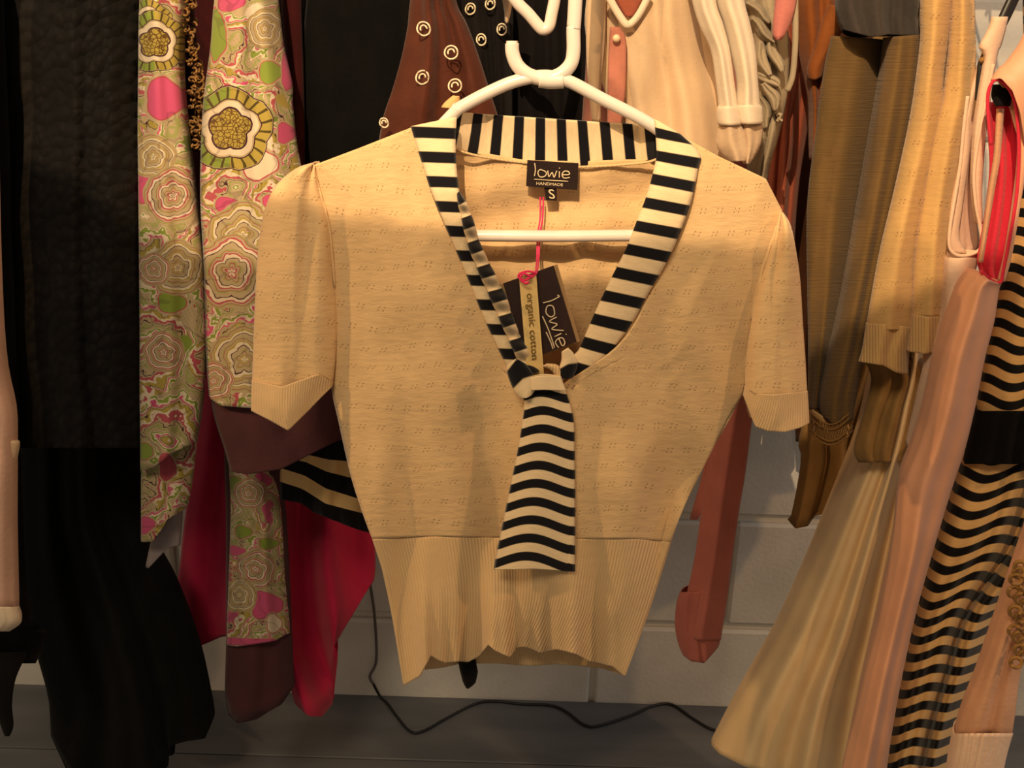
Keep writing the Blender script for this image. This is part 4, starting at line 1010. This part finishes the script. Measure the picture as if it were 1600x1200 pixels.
tubes('armhole_edge', [[at(x, y, 1.035) for x, y in ((1549, 226), (1544, 180), (1544, 146), (1552, 127), (1564, 126), (1578, 140), (1588, 170), (1592, 230), (1589, 300), (1578, 370), (1568, 420), (1564, 440), (1552, 440), (1532, 424))]], .0019, M_red, g, 8, 6)
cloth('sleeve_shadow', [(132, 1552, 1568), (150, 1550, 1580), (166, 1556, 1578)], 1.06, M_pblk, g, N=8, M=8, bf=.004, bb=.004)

# striped dress
M_str = striped('black_and_tan_wavy_stripes', rgb(14, 12, 14), rgb(214, 172, 112), 0.5, 0.05)
def suv(u, v, px, py):
    k = 0.35 + 0.65 * max(0.0, min(1.0, (1040 - py) / 120.0))
    if u < 0.6: d = 9.5 * math.sin(u * 10.5 + py * 0.004 - .6) * k + 22 * u * (1 - k * .6)
    else: d = 7.0 * math.sin((u - 0.6) * 13 + 2.4) * k + 6 + 14 * (u - .6)
    return (u, (py + d) / 28.5)
g = hung('striped_dress', 1500, 1200, 1.13, 'long dress with wavy black and tan stripes and a black waist, right edge', 'dress', 1660)
cloth('bodice', [(-110, 1650, 1670), (-60, 1610, 1740), (120, 1606, 1760), (240, 1596, 1760), (330, 1580, 1750), (420, 1570, 1740), (500, 1554, 1730), (580, 1538, 1720), (650, 1526, 1720)], 1.13, M_str, g, N=40, M=70, bf=.03, bb=.06, folds=((3, .008, .1, .8),), wr=.008, uvf=suv)
cloth('waist', [(642, 1527, 1720), (680, 1518, 1712), (725, 1508, 1704)], 1.118, M_blk, g, N=36, M=12, bf=.042, bb=.06, folds=((6, .005, .1, 1),))
cloth('skirt', [(715, 1510, 1704), (760, 1496, 1690), (860, 1464, 1650), [(1436, 960), (1560, 960)], [(1412, 1060), (1524, 1050)], [(1396, 1140), (1500, 1110)], [(1384, 1200), (1482, 1180)], [(1376, 1250), (1470, 1240)]], 1.13, M_str, g, N=80, M=110, bf=.035, bb=.07, folds=((1.9, .006, .05, .8), (6, .003, .1)), wr=.006, uvf=suv,
      dep=lambda u, v, px, py: .030 * math.exp(-((u - .6) / .05) ** 2) - .006 * math.sin(u * 10.5) )

# pale peach sleeve at bottom right and gold beaded sleeve
g = hung('peach_cardigan', 1560, 1200, .95, 'pale peach sheer cardigan sleeve hanging across the bottom right corner', 'cardigan', 1780)
cloth('sleeve', [(-110, 1770, 1790), (0, 1760, 1820), (600, 1690, 1760), (780, 1620, 1700), (860, 1594, 1664), (940, 1568, 1630), (1000, 1548, 1606), (1060, 1526, 1592), (1110, 1504, 1586), (1150, 1492, 1580)], 0.95, M_pch2, g, N=36, M=70, bf=.025, bb=.03, folds=((2, .006, .1, .7),), wr=.006)
cloth('cuff', [(1146, 1492, 1582), (1190, 1484, 1570), (1250, 1476, 1560)], 0.95, M_cami, g, N=40, M=12, bf=.034, bb=.036, folds=((9, .002, .1),))
paths = []
random.seed(9)
for s in range(16):
    cx, cy = random.uniform(1584, 1606), 885 + s * 10; q = []
    for k in range(8):
        a = k * .9 + s; q.append(at(cx + 9 * math.cos(a), cy + 8 * math.sin(a), .915 - .002 * k))
    paths.append(q)
bt = tubes('beaded_trim', paths, .0022, M_gold, g, 6, 4); bt['label'] = 'gold corded trim'

# dusty rose sleeve hanging low
g = hung('rose_jersey_cardigan', 1110, 1030, 1.46, 'dusty rose jersey sleeve hanging low before the white wall, right of the front sweater', 'cardigan', 1180)
cloth('body', top(1150, 1200) + [(0, 1140, 1200), (400, 1130, 1200), (600, 1120, 1182), (680, 1108, 1166), (740, 1098, 1158), (790, 1084, 1150), [(1078, 812), (1090, 812), (1100, 790), (1140, 790)]], 1.47, M_rose, g, N=30, M=60, bf=.02, bb=.03, folds=((2, .007, .1),))
cloth('sleeve', [(600, 1136, 1182), (660, 1120, 1174), (740, 1104, 1164), (800, 1096, 1154), (870, 1086, 1144), (935, 1072, 1136), (985, 1062, 1128), (1000, 1064, 1126)], 1.44, M_rose, g, N=30, M=50, bf=.028, bb=.03, folds=((1.5, .006, .0),), wr=.004)
cloth('cuff', [(925, 1064, 1136), (940, 1058, 1134), (975, 1055, 1126), (1005, 1060, 1124), [(1068, 1024), (1080, 1033), (1100, 1036), (1116, 1018)]], 1.445, M_rose, g, N=30, M=20, bf=.03, bb=.03, folds=((4, .002, .0),))

# ================================================================== cable
def fl(x, y): return on_floor(x, y, 0.0035)
pts = [at(566, 700, 1.765), at(575, 880, 1.765), at(585, 960, 1.765), at(588, 1030, 1.765), at(578, 1056, 1.765), at(583, 1068, 1.765), fl(594, 1088), fl(606, 1100), fl(619, 1118), fl(640, 1142), fl(660, 1143), fl(700, 1121), fl(745, 1099), fl(778, 1096), fl(815, 1100),
       fl(860, 1102), fl(885, 1112), fl(912, 1132), fl(935, 1134), fl(985, 1118), fl(1020, 1103), fl(1050, 1101), fl(1085, 1124), fl(1120, 1142), fl(1200, 1160), fl(1400, 1130), fl(1530, 1090), fl(1620, 1072)]
cb = empty('power_cable', fl(800, 1100), 'thin black power cable running down the wall and snaking along the grey floor', 'cable')
i = 5
tubes('floor_run', [pts[5:]], .0030, M_cord, cb, 8, 8)
tubes('wall_run', [pts[:6]], .0030, M_cordg, cb, 8, 8)
# a second thin lead at the lower left
tubes('plug_lead', [[at(452, 1046, 1.765), at(454, 1064, 1.765), at(455, 1074, 1.765)]], .002, M_cordg, cb, 6, 3)
